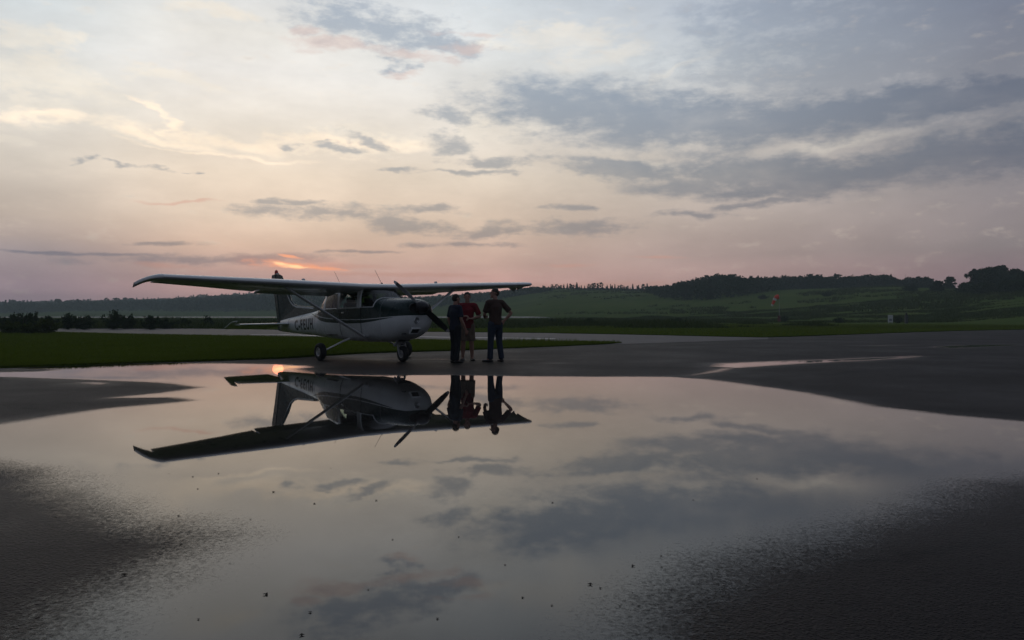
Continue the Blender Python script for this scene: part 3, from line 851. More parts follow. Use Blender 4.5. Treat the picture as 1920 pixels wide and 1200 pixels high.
# dark wood right of the meadow
def front_of(px): return np.interp(px, [1205, 1245, 1320, 1400, 1450, 1500, 1560, 1800], [0.86, 0.72, 0.68, 0.74, 0.84, 0.94, 0.97, 0.99])
for i in range(88):
    px = 1212 + 580 * ((i * 0.618034) % 1.0); u = rnd.random()
    dr = float(np.interp(px, RT[:, 0], RT[:, 2]))
    fr0 = front_of(px)
    D = dr * (fr0 + (1.06 - fr0) * u)
    th_ = top_h(px, D, SKYR)
    hgt = min(th_, 10.5) * rnd.uniform(0.74, 1.06)
    plant(px, D, hgt, rnd.choices(['broad', 'pine', 'spruce'], [6, 3, 1])[0], 'tree in the dark wood covering the hill right of the meadow', 'trees of the dark wood on the right hill')
# the undergrowth and packed crowns inside the woods, one leafy mass each
def wood_mass(name, n, pxr, Dr, tab, frac, size, label, mat, cap):
    px = rng.uniform(pxr[0], pxr[1], n); u = rng.uniform(0, 1, n)
    lo, hi = Dr(px)
    D = lo + (hi - lo) * u
    x = (px - 960) / F * D; z0 = terrain(x, D)
    top = np.clip(CAMH + (YH - np.interp(px, tab[:, 0], tab[:, 1])) / F * D - z0, 2.0, cap)
    lump = 0.55 + 0.9 * (fbm2(x / 5.0, D / 5.0, 3, 77) - 0.2)
    z = z0 + top * frac * np.clip(lump, 0.3, 1.15) * rng.uniform(0.0, 1.0, n) ** 0.7
    V, Fc = leafcloud(np.stack([x, D, z], -1), size)
    o_ = tag(link(name, mesh_np(name, V, Fc, False), None, M[mat]), label, 'wood', None, 'stuff')
    return o_
wood_mass('hazy_wood', 70000, (-40, 560), lambda p: (640 - 0.3 * np.maximum(0, p - 250), 1215 - 0.6 * np.maximum(0, p - 250)), SKYL, 0.80, 1.15, 'packed crowns filling the hazy wood on the left hills', 'leaf_dark', 20.0)
wood_mass('middle_wood', 26000, (555, 1035), lambda p: (460 + 0 * p, np.interp(p, RT[:, 0], RT[:, 2]) * 0.98), SKYL, 0.85, 0.75, 'packed crowns filling the wood behind the aircraft', 'leaf_dark', 13.0)
SKYM = np.array([(1000, 539), (1060, 541), (1120, 538), (1210, 541)], float)
wood_mass('skyline_wood', 9000, (1000, 1215), lambda p: (np.interp(p, RT[:, 0], RT[:, 2]) + 4, np.interp(p, RT[:, 0], RT[:, 2]) + 34), SKYM, 0.9, 0.40, 'low dark growth between the conifers on the meadow skyline', 'needle', 4.0)
wood_mass('dark_wood', 52000, (1210, 1790), lambda p: (np.interp(p, RT[:, 0], RT[:, 2]) * front_of(p), np.interp(p, RT[:, 0], RT[:, 2]) * 1.05), SKYR, 0.95, 0.55, 'packed crowns filling the dark wood on the right hill', 'leaf_dark', 9.5)
def thing_tree(name, px, D, h, wd, base, nleaf, seed, label, group, kind='round'):
    x = (px - 960) / F * D
    z = float(terrain(np.array([x]), np.array([D]))[0])
    e = empty(name, (x, D, z))
    tag(e, label, 'tree', group)
    trunk_mesh(h, h * 0.018, 6, seed).build('trunk', M['bark'], e, True)
    V, Fc = crown_round(h, wd, base, 70, nleaf, 0.28, seed, 0.5) if kind == 'round' else crown_conifer(h, wd, base, 12, nleaf, 0.22, seed)
    link('crown', mesh_np('crown', V, Fc, False), e, M['leaf_mid'] if seed % 2 else M['leaf_dark'])
    return e
G = 'large trees at the right edge'
def by_top(px, D, ytop): return CAMH + (YH - ytop) / F * D - tz(px, D)
for nm, px, D, yt, wd, nl, seed, lb, kd in [
        ('broadleaf_tree', 1781, 262, 519, 3.6, 2200, 901, 'small round tree standing alone left of the large trees at the right edge', 'round'),
        ('broadleaf_tree', 1757, 225, 527, 3.6, 2600, 914, 'dark bushy tree lower on the slope left of the large right trees', 'round'),
        ('broadleaf_tree', 1834, 225, 506, 6.5, 6000, 902, 'large spreading tree, leftmost of the tall clump at the right edge', 'round'),
        ('broadleaf_tree', 1858, 215, 503, 7.0, 6500, 903, 'broad tree in the middle of the tall clump at the right edge', 'round'),
        ('broadleaf_tree', 1876, 222, 498, 4.8, 4600, 904, 'tallest narrow tree of the clump at the right edge', 'round'),
        ('broadleaf_tree', 1900, 212, 506, 6.5, 6000, 905, 'broad dark tree near the very right edge of the picture', 'round'),
        ('broadleaf_tree', 1926, 205, 510, 6.5, 5500, 906, 'dark tree cut by the right edge of the picture', 'round'),
        ('broadleaf_tree', 1850, 188, 548, 7.0, 5200, 907, 'low rounded tree in front of the clump at the right edge', 'round'),
        ('broadleaf_tree', 1902, 182, 545, 7.0, 5200, 909, 'low dark tree in front of the clump below the right edge trees', 'round'),
        ('broadleaf_tree', 1815, 205, 540, 5.5, 3600, 911, 'low bushy tree at the left foot of the right clump', 'round')]:
    thing_tree(nm, px, D, max(2.5, by_top(px, D, yt)), wd, 0.0, nl, seed, lb, G, kd)

def shrub(px, D, h, wd, seed, label, leafm='leaf_dark', nl=1500, group='shrubs in the weed belt at left', py=None):
    x = (px - 960) / F * D
    z = max(0.05, float(terrain(np.array([x]), np.array([D]))[0]))
    e = empty('shrub', (x, D, z))
    tag(e, label, 'shrub', group)
    mb = MB(); g = np.random.default_rng(seed)
    for i in range(7):
        an = g.uniform(0, 6.28); r_ = g.uniform(0.15, 0.45) * wd
        mb.tube([(0.05 * math.cos(an), 0.05 * math.sin(an), -0.1), (r_ * 0.5 * math.cos(an), r_ * 0.5 * math.sin(an), h * 0.5), (r_ * math.cos(an), r_ * math.sin(an), h * g.uniform(0.75, 1.02))], [0.03, 0.02, 0.006], 5)
    mb.build('stem', M['bark'], e, True)
    ns = 18
    an = g.uniform(0, 6.28, ns); rt = g.uniform(0.05, 0.5, ns) * wd; ht = h * g.uniform(0.55, 1.05, ns) * (1 - 0.35 * (rt / (0.5 * wd)) ** 2)
    i_ = g.integers(0, ns, nl); t_ = g.uniform(0.02, 1, nl) ** 0.8
    sp3 = 0.085 * wd * (1.15 - 0.75 * t_)
    pts = np.stack([rt[i_] * t_ * np.cos(an[i_]) + g.normal(0, 1, nl) * sp3, rt[i_] * t_ * np.sin(an[i_]) + g.normal(0, 1, nl) * sp3, ht[i_] * t_ + g.normal(0, 0.04, nl) * h], -1)
    V, Fc = leafcloud(pts, 0.05 + 0.018 * wd)
    V[:, 2] = np.maximum(V[:, 2], -0.04)
    link('foliage', mesh_np('foliage', V, Fc, False), e, M[leafm])
# tall growth on the left, at 50-70 m
SH_ = [(12, 62, 1.45, 2.6, 'bushy dark shrub at the far left edge of the weed belt'), (38, 60, 1.75, 2.4, 'tall dark shrub second from the left edge'), (62, 64, 1.75, 2.0, 'leaning leafy shrub third from the left edge'),
       (95, 66, 1.25, 2.6, 'low wide shrub beside the tall shrubs at left'), (128, 63, 1.7, 1.8, 'upright shrub with sprigs left of the middle of the left weeds'), (158, 62, 1.55, 2.4, 'rounded shrub next to the upright sprigged one'),
       (212, 63, 1.95, 2.4, 'tallest loose shrub standing up into the mist left of the wing tip'), (238, 66, 1.6, 2.2, 'feathery shrub just right of the tallest loose shrub'), (282, 62, 1.45, 2.1, 'dense dark shrub under the wing tip'),
       (310, 66, 1.0, 2.2, 'low shrub right of the dense one under the wing tip'), (345, 70, 1.0, 1.8, 'small shrub under the outer wing'), (390, 72, 1.35, 2.3, 'round dark shrub left of the tailplane tip')]
for i, (px, D, h, wd, lb) in enumerate(SH_): shrub(px, D, h * 0.78, wd * 0.85, 700 + i, lb, 'leaf_mid', 1500)
for i, (px, D, h, wd, lb) in enumerate([(22, 47, 0.75, 2.0, 'low weedy clump at the near left end of the taxiway'), (52, 46, 0.62, 1.7, 'low brownish clump in the middle of the taxiway end'), (85, 46, 0.85, 1.5, 'russet clump where the pale taxiway appears at left')]):
    shrub(px, D, h, wd, 760 + i, lb, 'weed', 1300, 'clumps at the near end of the taxiway')
for i, (px, D, h, wd, lb) in enumerate([(1105, 90, 0.85, 2.2, 'dark leafy bush in the weeds right of the three people'), (1040, 92, 0.7, 2.4, 'low bush in the weeds nearest to the three people'), (1270, 110, 0.8, 2.6, 'low bush in the weeds below the dark wood'), (1470, 124, 1.1, 1.6, 'dark bush beside the windsock pole'), (1575, 112, 0.8, 2.4, 'low bush in the weeds between windsock and white board'), (1684, 108, 1.1, 1.6, 'bush between the white board and the dark cabinet')]):
    shrub(px, D, h, wd, 780 + i, lb, 'leaf_mid', 1200, 'bushes in the right weed belt')
for i, (px, D, h, wd, lb) in enumerate([(1712, 232, 2.4, 7.0, 'dark thicket low on the right hillside'), (1662, 290, 2.2, 3.0, 'single round bush high on the right meadow'), (1430, 255, 1.5, 5.0, 'bush on the slope behind the windsock'), (1550, 240, 1.6, 5.0, 'flat bush on the slope right of the windsock')]):
    shrub(px, D, h, wd, 800 + i, lb, 'leaf_dark', 1600, 'bushes on the right hillside')

# ------------------------------------------------------------------ windsock, board, cabinet, mast
def gz(x, y): return max(0.05, float(terrain(np.array([x]), np.array([y]))[0]))
D = 128.0; x = (1461 - 960) / F * D
e = empty('windsock', (x, D, gz(x, D)))
tag(e, 'limp red and white windsock hanging from its pole in the right field', 'windsock')
mb = MB(); mb.tube([(0, 0, -0.2), (0, 0, 4.2)], [0.045, 0.035], 8); mb.build('pole', M['steel'], e, True)
mb = MB(); mb.tube([(0, 0, -0.1), (0, 0, 1.0)], [0.24, 0.24], 10); mb.build('base', paint('dull_red_paint', c4(0.14, 0.03, 0.03), 0.7), e)
mb = MB(); mb.tube([(0, 0, 4.15), (-0.1, 0, 4.2), (-0.42, 0, 4.12)], [0.02, 0.02, 0.02], 6); mb.build('arm', M['steel'], e)
sp = [(-0.15, 0, 4.15), (-0.42, 0, 4.10), (-0.66, 0, 3.86), (-0.82, 0, 3.5), (-0.98, 0, 3.12), (-1.12, 0, 2.86), (-1.24, 0, 2.62)]
sr = [0.40, 0.38, 0.33, 0.28, 0.23, 0.20, 0.16]
for nm, a0, a1, mt in [('sock_mouth', 0, 2, 'sock_red'), ('sock_middle', 2, 3, 'sock_white'), ('sock_body', 3, 5, 'sock_red'), ('sock_tail', 5, 6, 'sock_white')]:
    mb = MB(); mb.tube([sp[i] for i in range(a0, a1 + 1)], [sr[i] for i in range(a0, a1 + 1)], 12, cap=False)
    mb.build(nm, M[mt], e, True)
D = 104.0; x = (1669.5 - 960) / F * D
e = empty('notice_board', (x, D, gz(x, D)))
tag(e, 'small white upright board standing in the grass at right', 'board')
mb = MB(); mb.box((0, 0, 0.66), (0.66, 0.06, 1.0)); mb.build('panel', M['signwhite'], e, bevel=0.01)
for s in (-1, 1):
    mb = MB(); mb.box((s * 0.24, 0, 0.05), (0.06, 0.05, 0.30)); mb.build('leg', M['steel'], e)
mb = MB(); mb.box((0.0, -0.034, 0.48), (0.40, 0.006, 0.34)); mb.build('dark_field', paint('faded_print', c4(0.22, 0.23, 0.25), 0.6), e)
D = 106.0; x = (1699.5 - 960) / F * D
e = empty('equipment_cabinet', (x, D, gz(x, D)))
tag(e, 'narrow dark cabinet on a post right of the white board', 'cabinet')
mb = MB(); mb.box((0, 0, 0.55), (0.36, 0.3, 1.1)); mb.build('box', paint('dark_blue_grey_paint', c4(0.03, 0.035, 0.05), 0.5), e, bevel=0.015)
mb = MB(); mb.lathe([(0.001, 1.46), (0.10, 1.42), (0.14, 1.32), (0.12, 1.2), (0.10, 1.1)], (0, 0, 0), 'z', 14); mb.build('lamp_head', M['black'], e, True)
mb = MB(); mb.box((0, -0.153, 0.55), (0.28, 0.008, 0.9)); mb.build('door', paint('cabinet_door_paint', c4(0.05, 0.055, 0.07), 0.5), e)
D = 345.0; x = (1697.5 - 960) / F * D
e = empty('radio_mast', (x, D, gz(x, D)))
tag(e, 'thin radio mast rising above the wood on the right hill', 'mast')
zt_ = CAMH + (YH - 514) / F * D - gz(x, D)
mb = MB(); mb.tube([(0, 0, -0.3), (0, 0, zt_)], [0.10, 0.05], 6); mb.build('pole', M['steel'], e)
mb = MB(); mb.box((0.5, 0, zt_ - 2.2), (1.1, 0.5, 0.7)); mb.build('red_marker', paint('mast_red', c4(0.45, 0.06, 0.06), 0.6), e)

# ------------------------------------------------------------------ the aircraft
yaw, roll, pitch = -0.85514, 0.0120, -0.0169
AX, AY, AZ0 = -2.71473, 18.48035, -0.0155
air = empty('light_aircraft')
cy, sy = math.cos(yaw), math.sin(yaw)
Rz = Matrix(((cy, -sy, 0), (sy, cy, 0), (0, 0, 1)))
cr_, sr_ = math.cos(roll), math.sin(roll); Rx = Matrix(((1, 0, 0), (0, cr_, -sr_), (0, sr_, cr_)))
cp, sp_ = math.cos(pitch), math.sin(pitch); Ry = Matrix(((cp, 0, sp_), (0, 1, 0), (-sp_, 0, cp)))
AROT = Rz @ Ry @ Rx
air.matrix_world = Matrix.Translation((AX, AY, AZ0)) @ AROT.to_4x4()
tag(air, 'green and white high-wing propeller aircraft parked at the puddle', 'aircraft')
def to_world(p): return AROT @ Vector(p) + Vector((AX, AY, AZ0))
def ground_z(xb, yb, zw=0.0):
    """body z at which the point (xb, yb) sits at world height zw"""
    z = 0.0
    for _ in range(4): z -= to_world((xb, yb, z)).z - zw
    return z

# fuselage loft tables: x, zb, zt, w, n, sill, window top
FT = np.array([
    (0.935, 0.96, 1.38, 0.25, 2.2, 1.22, 1.31), (0.915, 0.87, 1.42, 0.335, 2.3, 1.22, 1.33), (0.86, 0.765, 1.455, 0.40, 2.5, 1.22, 1.36), (0.74, 0.655, 1.485, 0.445, 2.7, 1.23, 1.38),
    (0.55, 0.58, 1.505, 0.475, 2.9, 1.25, 1.40), (0.25, 0.515, 1.525, 0.505, 3.1, 1.27, 1.43), (0.0, 0.485, 1.54, 0.525, 3.3, 1.30, 1.45), (-0.30, 0.475, 1.555, 0.535, 3.4, 1.33, 1.47),
    (-0.83, 0.475, 1.885, 0.545, 4.2, 1.335, 1.725), (-1.0, 0.48, 1.90, 0.545, 4.4, 1.335, 1.725), (-1.19, 0.485, 1.905, 0.545, 4.4, 1.335, 1.725), (-1.88, 0.505, 1.905, 0.54, 4.4, 1.335, 1.725), (-2.02, 0.51, 1.905, 0.535, 4.4, 1.335, 1.725),
    (-2.30, 0.525, 1.90, 0.52, 4.2, 1.335, 1.72), (-2.80, 0.545, 1.80, 0.475, 3.8, 1.335, 1.68), (-2.93, 0.55, 1.765, 0.46, 3.6, 1.33, 1.66), (-3.50, 0.59, 1.37, 0.39, 2.9, 1.20, 1.31), (-3.62, 0.60, 1.35, 0.375, 2.8, 1.17, 1.28), (-4.2, 0.63, 1.295, 0.31, 2.6, 1.10, 1.22),
    (-5.0, 0.665, 1.225, 0.235, 2.4, 1.05, 1.16), (-5.8, 0.705, 1.16, 0.155, 2.3, 1.0, 1.10), (-6.4, 0.735, 1.11, 0.085, 2.2, 0.98, 1.06), (-6.53, 0.745, 1.10, 0.06, 2.2, 0.97, 1.05)])
xs_key = FT[:, 0]
dense = []
for i in range(len(xs_key) - 1):
    a0, a1 = xs_key[i], xs_key[i + 1]
    k = max(1, int(abs(a1 - a0) / 0.16))
    dense += [a0 + (a1 - a0) * j / k for j in range(k)]
dense.append(xs_key[-1])
dense = np.array(dense)
def ftab(x): return [np.interp(-x, -xs_key, FT[:, c]) for c in range(1, 7)]
TL = [-1.0, -0.985, -0.93, -0.80, -0.58, -0.30, -0.08]
def half_ring(x):
    zb, zt, w, n, zs, zw = ftab(x)
    zc, hz = (zb + zt) / 2, (zt - zb) / 2
    s, wv_ = (zs - zc) / hz, (zw - zc) / hz
    tl = TL + [s, (s + wv_) / 2, wv_] + [wv_ + (1 - wv_) * q for q in (0.42, 0.78, 0.94, 1.0)]
    out = []
    for t in tl:
        t = max(-1, min(1, t))
        out.append((w * max(0.0, 1 - abs(t) ** n) ** (1 / n), zc + hz * t))
    return out
def side_y(x, z):
    zb, zt, w, n, zs, zw = ftab(x)
    t = abs((z - (zb + zt) / 2) / ((zt - zb) / 2)); t = min(t, 0.999)
    return w * (1 - t ** n) ** (1 / n)
NH = len(half_ring(0.0)); IS, IW = 7, 9          # sill and window-top indices
rings = []
for x in dense:
    h = half_ring(x)
    ring = [(x, -y, z) for y, z in h] + [(x, y, z) for y, z in reversed(h[1:-1])]
    rings.append(ring)
NR = len(rings[0])
V = [p for r_ in rings for p in r_]
body_f, glass_f = [], {'windshield': [], 'door_window': [[], []], 'rear_side_window': [[], []], 'rear_window': []}
door_f = [[], []]
for i in range(len(dense) - 1):
    xm = (dense[i] + dense[i + 1]) / 2
    for k in range(NR):
        f = (i * NR + k, i * NR + (k + 1) % NR, (i + 1) * NR + (k + 1) % NR, (i + 1) * NR + k)
        kk_ = k if k < NH - 1 else NR - 1 - k        # lower index along the half ring
        side = 0 if k < NH - 1 else 1
        if kk_ >= IS and -0.83 < xm < -0.30: glass_f['windshield'].append(f)
        elif IS <= kk_ < IW and -1.88 < xm < -1.0: glass_f['door_window'][side].append(f)
        elif IS <= kk_ < IW and -2.80 < xm < -2.02: glass_f['rear_side_window'][side].append(f)
        elif kk_ >= IS and -3.50 < xm < -2.93: glass_f['rear_window'].append(f)
        else:
            body_f.append(f)
            if 4 <= kk_ < IS and -1.88 < xm < -0.83: door_f[side].append(f)
body_f.append(tuple(range(NR)))
body_f.append(tuple((len(dense) - 1) * NR + k for k in reversed(range(NR))))
def sub_mesh(name, faces, mat, parent, offset=0.0, smooth=True):
    used_ = sorted({i for f in faces for i in f}); mp = {v: i for i, v in enumerate(used_)}
    me = mesh_py(name, [V[i] for i in used_], [[mp[i] for i in f] for f in faces], smooth)
    bm = bmesh.new(); bm.from_mesh(me); bmesh.ops.recalc_face_normals(bm, faces=bm.faces)
    if offset:
        for v in bm.verts:
            s = -1 if v.co.y < 0 else 1
            v.co.y += s * offset
    bm.to_mesh(me); bm.free()
    return link(name, me, parent, mat)
# fuselage paint: dark green over white with a thin white line, painted by body position
def m_livery():
    m, t = newmat('fuselage_livery'); q = NT(t)
    tcn = q.n('ShaderNodeTexCoord')
    sp2 = q.n('ShaderNodeSeparateXYZ'); q.l(tcn.outputs['Object'], sp2.inputs[0])
    X0, X1 = -4.2, 1.2
    xf = q.mr(sp2.outputs[0], X0, X1)
    def curve(tab, z0=0.6, z1=2.2):
        n = q.n('ShaderNodeFloatCurve'); q.l(xf, n.inputs['Value'])
        c = n.mapping.curves[0]
        tab = sorted(tab)
        pts = [((x - X0) / (X1 - X0), (z - z0) / (z1 - z0)) for x, z in tab]
        while len(c.points) < len(pts): c.points.new(0.5, 0.5)
        for p_, q_ in zip(c.points, pts): p_.location = q_; p_.handle_type = 'AUTO'
        n.mapping.update()
        return q.mr(n.outputs[0], 0, 1, z0, z1)
    Zc = sp2.outputs[2]
    lowg = curve([(-4.2, 1.26), (-3.8, 1.19), (-3.4, 1.09), (-3.06, 1.02), (-2.0, 0.965), (-0.89, 0.95), (-0.3, 0.985), (0.2, 1.035), (0.6, 1.075), (1.2, 1.10)])
    pin = curve([(-4.2, 1.275), (-3.8, 1.225), (-3.4, 1.17), (-3.06, 1.125), (-2.0, 1.06), (-0.89, 1.035), (-0.3, 1.05), (0.2, 1.07), (0.6, 1.085), (1.2, 1.101)])
    top = curve([(-4.2, 1.262), (-3.8, 1.235), (-3.4, 1.24), (-3.1, 1.30), (-2.95, 1.32), (-2.0, 1.32), (-0.88, 1.32), (-0.80, 1.325), (-0.70, 1.40), (-0.55, 1.52), (-0.42, 1.70), (1.2, 2.1)])
    above = q.math('GREATER_THAN', Zc, lowg)
    inpin = q.math('LESS_THAN', q.math('ABSOLUTE', q.math('SUBTRACT', Zc, pin)), 0.009)
    below = q.math('LESS_THAN', Zc, top)
    g = q.math('MULTIPLY', q.math('MULTIPLY', above, q.math('SUBTRACT', 1.0, inpin)), below)
    dirt = q.noise(tcn.outputs['Object'], 2.5, 5, 0.6)
    wcol = q.mix(q.mr(dirt, 0.3, 0.75), c4(0.70, 0.71, 0.71), c4(0.56, 0.57, 0.57))
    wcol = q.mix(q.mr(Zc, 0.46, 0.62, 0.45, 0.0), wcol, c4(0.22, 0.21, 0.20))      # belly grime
    cc = q.mix(g, wcol, c4(0.010, 0.027, 0.026))
    geo = q.n('ShaderNodeNewGeometry')
    outer_ = q.bsdf(cc, q.mr(dirt, 0.3, 0.7, 0.20, 0.34), spec=0.3)
    inner_ = q.bsdf(c4(0.10, 0.095, 0.09), 0.8)
    mx = q.n('ShaderNodeMixShader'); q.l(geo.outputs['Backfacing'], mx.inputs[0]); q.l(outer_, mx.inputs[1]); q.l(inner_, mx.inputs[2])
    q.out(mx.outputs[0])
    return m
M['livery'] = m_livery()
fus = sub_mesh('fuselage', body_f, M['livery'], air)
tag(fus, 'dark green over white fuselage with a thin white line')
try: fus.data.set_sharp_from_angle(angle=R(38))
except Exception: pass
sub_mesh('windshield', glass_f['windshield'], M['glass'], air)
sub_mesh('rear_window', glass_f['rear_window'], M['glass'], air)
for s in (0, 1):
    dr = sub_mesh('door', door_f[s], M['livery'], air, 0.004, True)
    sub_mesh('window', glass_f['door_window'][s], M['glass'], dr)
    sub_mesh('rear_side_window', glass_f['rear_side_window'][s], M['glass'], air)
    sg = -1 if s == 0 else 1
    mb = MB(); mb.box((-1.72, sg * 0.556, 1.22), (0.13, 0.018, 0.03)); mb.build('handle', M['silver'], dr, bevel=0.004)
    # seams of the door and pale window frames
    mb = MB()
    fr = [(-1.0, 1.335), (-1.0, 1.725), (-1.88, 1.725), (-1.88, 1.335)]
    for i in range(4):
        (x0, z0), (x1, z1) = fr[i], fr[(i + 1) % 4]
        mb.tube([(x0, sg * (side_y(x0, z0) + 0.004), z0), (x1, sg * (side_y(x1, z1) + 0.004), z1)], 0.014, 6)
    mb.build('window_frame', M['white'], dr)
    mb = MB()
    zs_ = np.linspace(0.60, 1.335, 8)
    for xx in (-0.835, -1.885): mb.tube([(xx, sg * (side_y(xx, z) + 0.004), z) for z in zs_], 0.006, 5)
    mb.build('seam', M['black'], dr)
    mb = MB()
    fr = [(-2.02, 1.335), (-2.02, 1.725), (-2.80, 1.68), (-2.80, 1.335)]
    for i in range(4):
        (x0, z0), (x1, z1) = fr[i], fr[(i + 1) % 4]
        mb.tube([(x0, sg * (side_y(x0, z0) + 0.003), z0), (x1, sg * (side_y(x1, z1) + 0.003), z1)], 0.012, 6)
    mb.build('window_frame', M['white'], air)
    # pale trim where windshield meets cowl and door post
    mb = MB()
    h0 = [np.array(half_ring(-0.83 + (0.53) * t)) for t in np.linspace(0, 1, 6)]
    mb.tube([(-0.83 + 0.53 * t, sg * (h_[IS][0] + 0.004), h_[IS][1]) for t, h_ in zip(np.linspace(0, 1, 6), h0)], 0.012, 6)
    hh = half_ring(-0.30)
    mb.tube([(-0.30, sg * (y + 0.002), z + 0.003) for y, z in hh[IS:]], 0.012, 6)
    mb.build('windshield_trim', M['white'], air, True)
    mb = MB()
    hh = half_ring(-0.83)
    mb.tube([(-0.83, sg * (y + 0.002), z) for y, z in hh[IS:IW + 2]], 0.022, 8)
    mb.build('door_post', M['white'], air, True)
# panel seams round cowl and tail cone
for xx in (0.015, -3.63, -4.75, -5.75):
    mb = MB(); hh = half_ring(xx)
    ring_ = [(xx, -(y + 0.0015), z) for y, z in hh] + [(xx, y + 0.0015, z) for y, z in reversed(hh[1:-1])]
    mb.tube(ring_ + [ring_[0]], 0.0035, 5, cap=False); mb.build('panel_seam', M['steel'], fus)
mb = MB(); mb.tube([(x_, -(side_y(x_, 1.24) + 0.0015), 1.24) for x_ in np.linspace(0.0, 0.84, 12)], 0.0035, 5); mb.build('cowl_seam', M['black'], fus)
# cabin interior
mb = MB(); mb.box((-1.55, 0, 0.66), (2.4, 0.95, 0.03)); mb.build('cabin_floor', M['black'], air)
mb = MB(); mb.box((-0.42, 0, 1.25), (0.25, 0.95, 0.42)); mb.build('instrument_panel', M['black'], air, bevel=0.03)
for s in (-1, 1):
    e = MB(); e.box((-1.45, s * 0.26, 0.90), (0.46, 0.42, 0.14)); e.box((-1.74, s * 0.26, 1.20), (0.12, 0.42, 0.56), Matrix.Rotation(R(-14), 3, 'Y'))
    e.box((-1.82, s * 0.26, 1.53), (0.09, 0.24, 0.14), Matrix.Rotation(R(-14), 3, 'Y'))
    e.build('seat', M['seat'], air, bevel=0.04)
mb = MB(); mb.box((-2.45, 0, 0.90), (0.44, 0.9, 0.14)); mb.box((-2.75, 0, 1.12), (0.1, 0.85, 0.44), Matrix.Rotation(R(-16), 3, 'Y')); mb.build('rear_seat', M['seat'], air, bevel=0.04)
mb = MB(); mb.tube([(-2.62, -0.40, 1.36), (-2.50, -0.43, 1.52), (-2.30, -0.45, 1.68)], 0.018, 6); mb.build('seat_belt', M['tan'], air)

# wing sections
AF = []
def naca(xc, m_=0.02, p_=0.4, th=0.12):
    yt = 5 * th * (0.2969 * math.sqrt(max(xc, 0)) - 0.1260 * xc - 0.3516 * xc ** 2 + 0.2843 * xc ** 3 - 0.1036 * xc ** 4)
    yc = m_ / p_ ** 2 * (2 * p_ * xc - xc ** 2) if xc < p_ else m_ / (1 - p_) ** 2 * ((1 - 2 * p_) + 2 * p_ * xc - xc ** 2)
    return yc + yt, yc - yt
def section(c0, c1, n=14, th=0.12, m_=0.02):
    if c0 == 0: xs_ = [c1 * (1 - math.cos(math.pi / 2 * i / n)) for i in range(n + 1)]
    else: xs_ = [c0 + (c1 - c0) * i / 4 for i in range(5)]
    up = [(x_, naca(x_, m_, 0.4, th)[0]) for x_ in xs_]; lo = [(x_, naca(x_, m_, 0.4, th)[1]) for x_ in xs_]
    return up + lo[::-1] if c0 else up + lo[::-1][:-1]
LE_ROOT, CH, ZR, DIH = -0.66, 1.63, 1.835, 0.150 / 4.7
def wing_at(y):
    ya = abs(y)
    t = max(0, (ya - 2.6) / 2.65)
    chord = CH - (CH - 1.10) * t
    le = LE_ROOT - 0.13 * t
    z = ZR + DIH * max(0, ya - 0.5)
    inc = R(4.2 - 2.2 * t)
    return le, chord, z, inc
def wing_pts(y, c0, c1, droop=0.0, th=0.12, n=14, hinge=None):
    le, chord, z, inc = wing_at(y)
    out = []
    for xc, zc in section(c0, c1, n, th):
        px_, pz_ = -xc * chord, zc * chord
        if hinge is not None and droop:
            hx, hz_ = -hinge * chord, naca(hinge)[1] * chord
            dx_, dz_ = px_ - hx, pz_ - hz_
            c_, s_ = math.cos(droop), math.sin(droop)
            px_, pz_ = hx + c_ * dx_ - s_ * dz_, hz_ + s_ * dx_ + c_ * dz_
        qx = px_ * math.cos(inc) + pz_ * math.sin(inc) * 0; qz = pz_ + px_ * math.sin(inc)
        out.append((le + qx, y, z + qz))
    return out
def loft(secs, name, mat, parent, smooth=True):
    n = len(secs[0]); Vv = [p for s in secs for p in s]; Fc = []
    for i in range(len(secs) - 1):
        for k in range(n): Fc.append((i * n + k, i * n + (k + 1) % n, (i + 1) * n + (k + 1) % n, (i + 1) * n + k))
    Fc.append(tuple(range(n))); Fc.append(tuple((len(secs) - 1) * n + k for k in range(n)))
    me = mesh_py(name, Vv, Fc, smooth)
    bm = bmesh.new(); bm.from_mesh(me); bmesh.ops.recalc_face_normals(bm, faces=bm.faces); bm.to_mesh(me); bm.free()
    try: me.set_sharp_from_angle(angle=R(35))
    except Exception: pass
    return link(name, me, parent, mat)
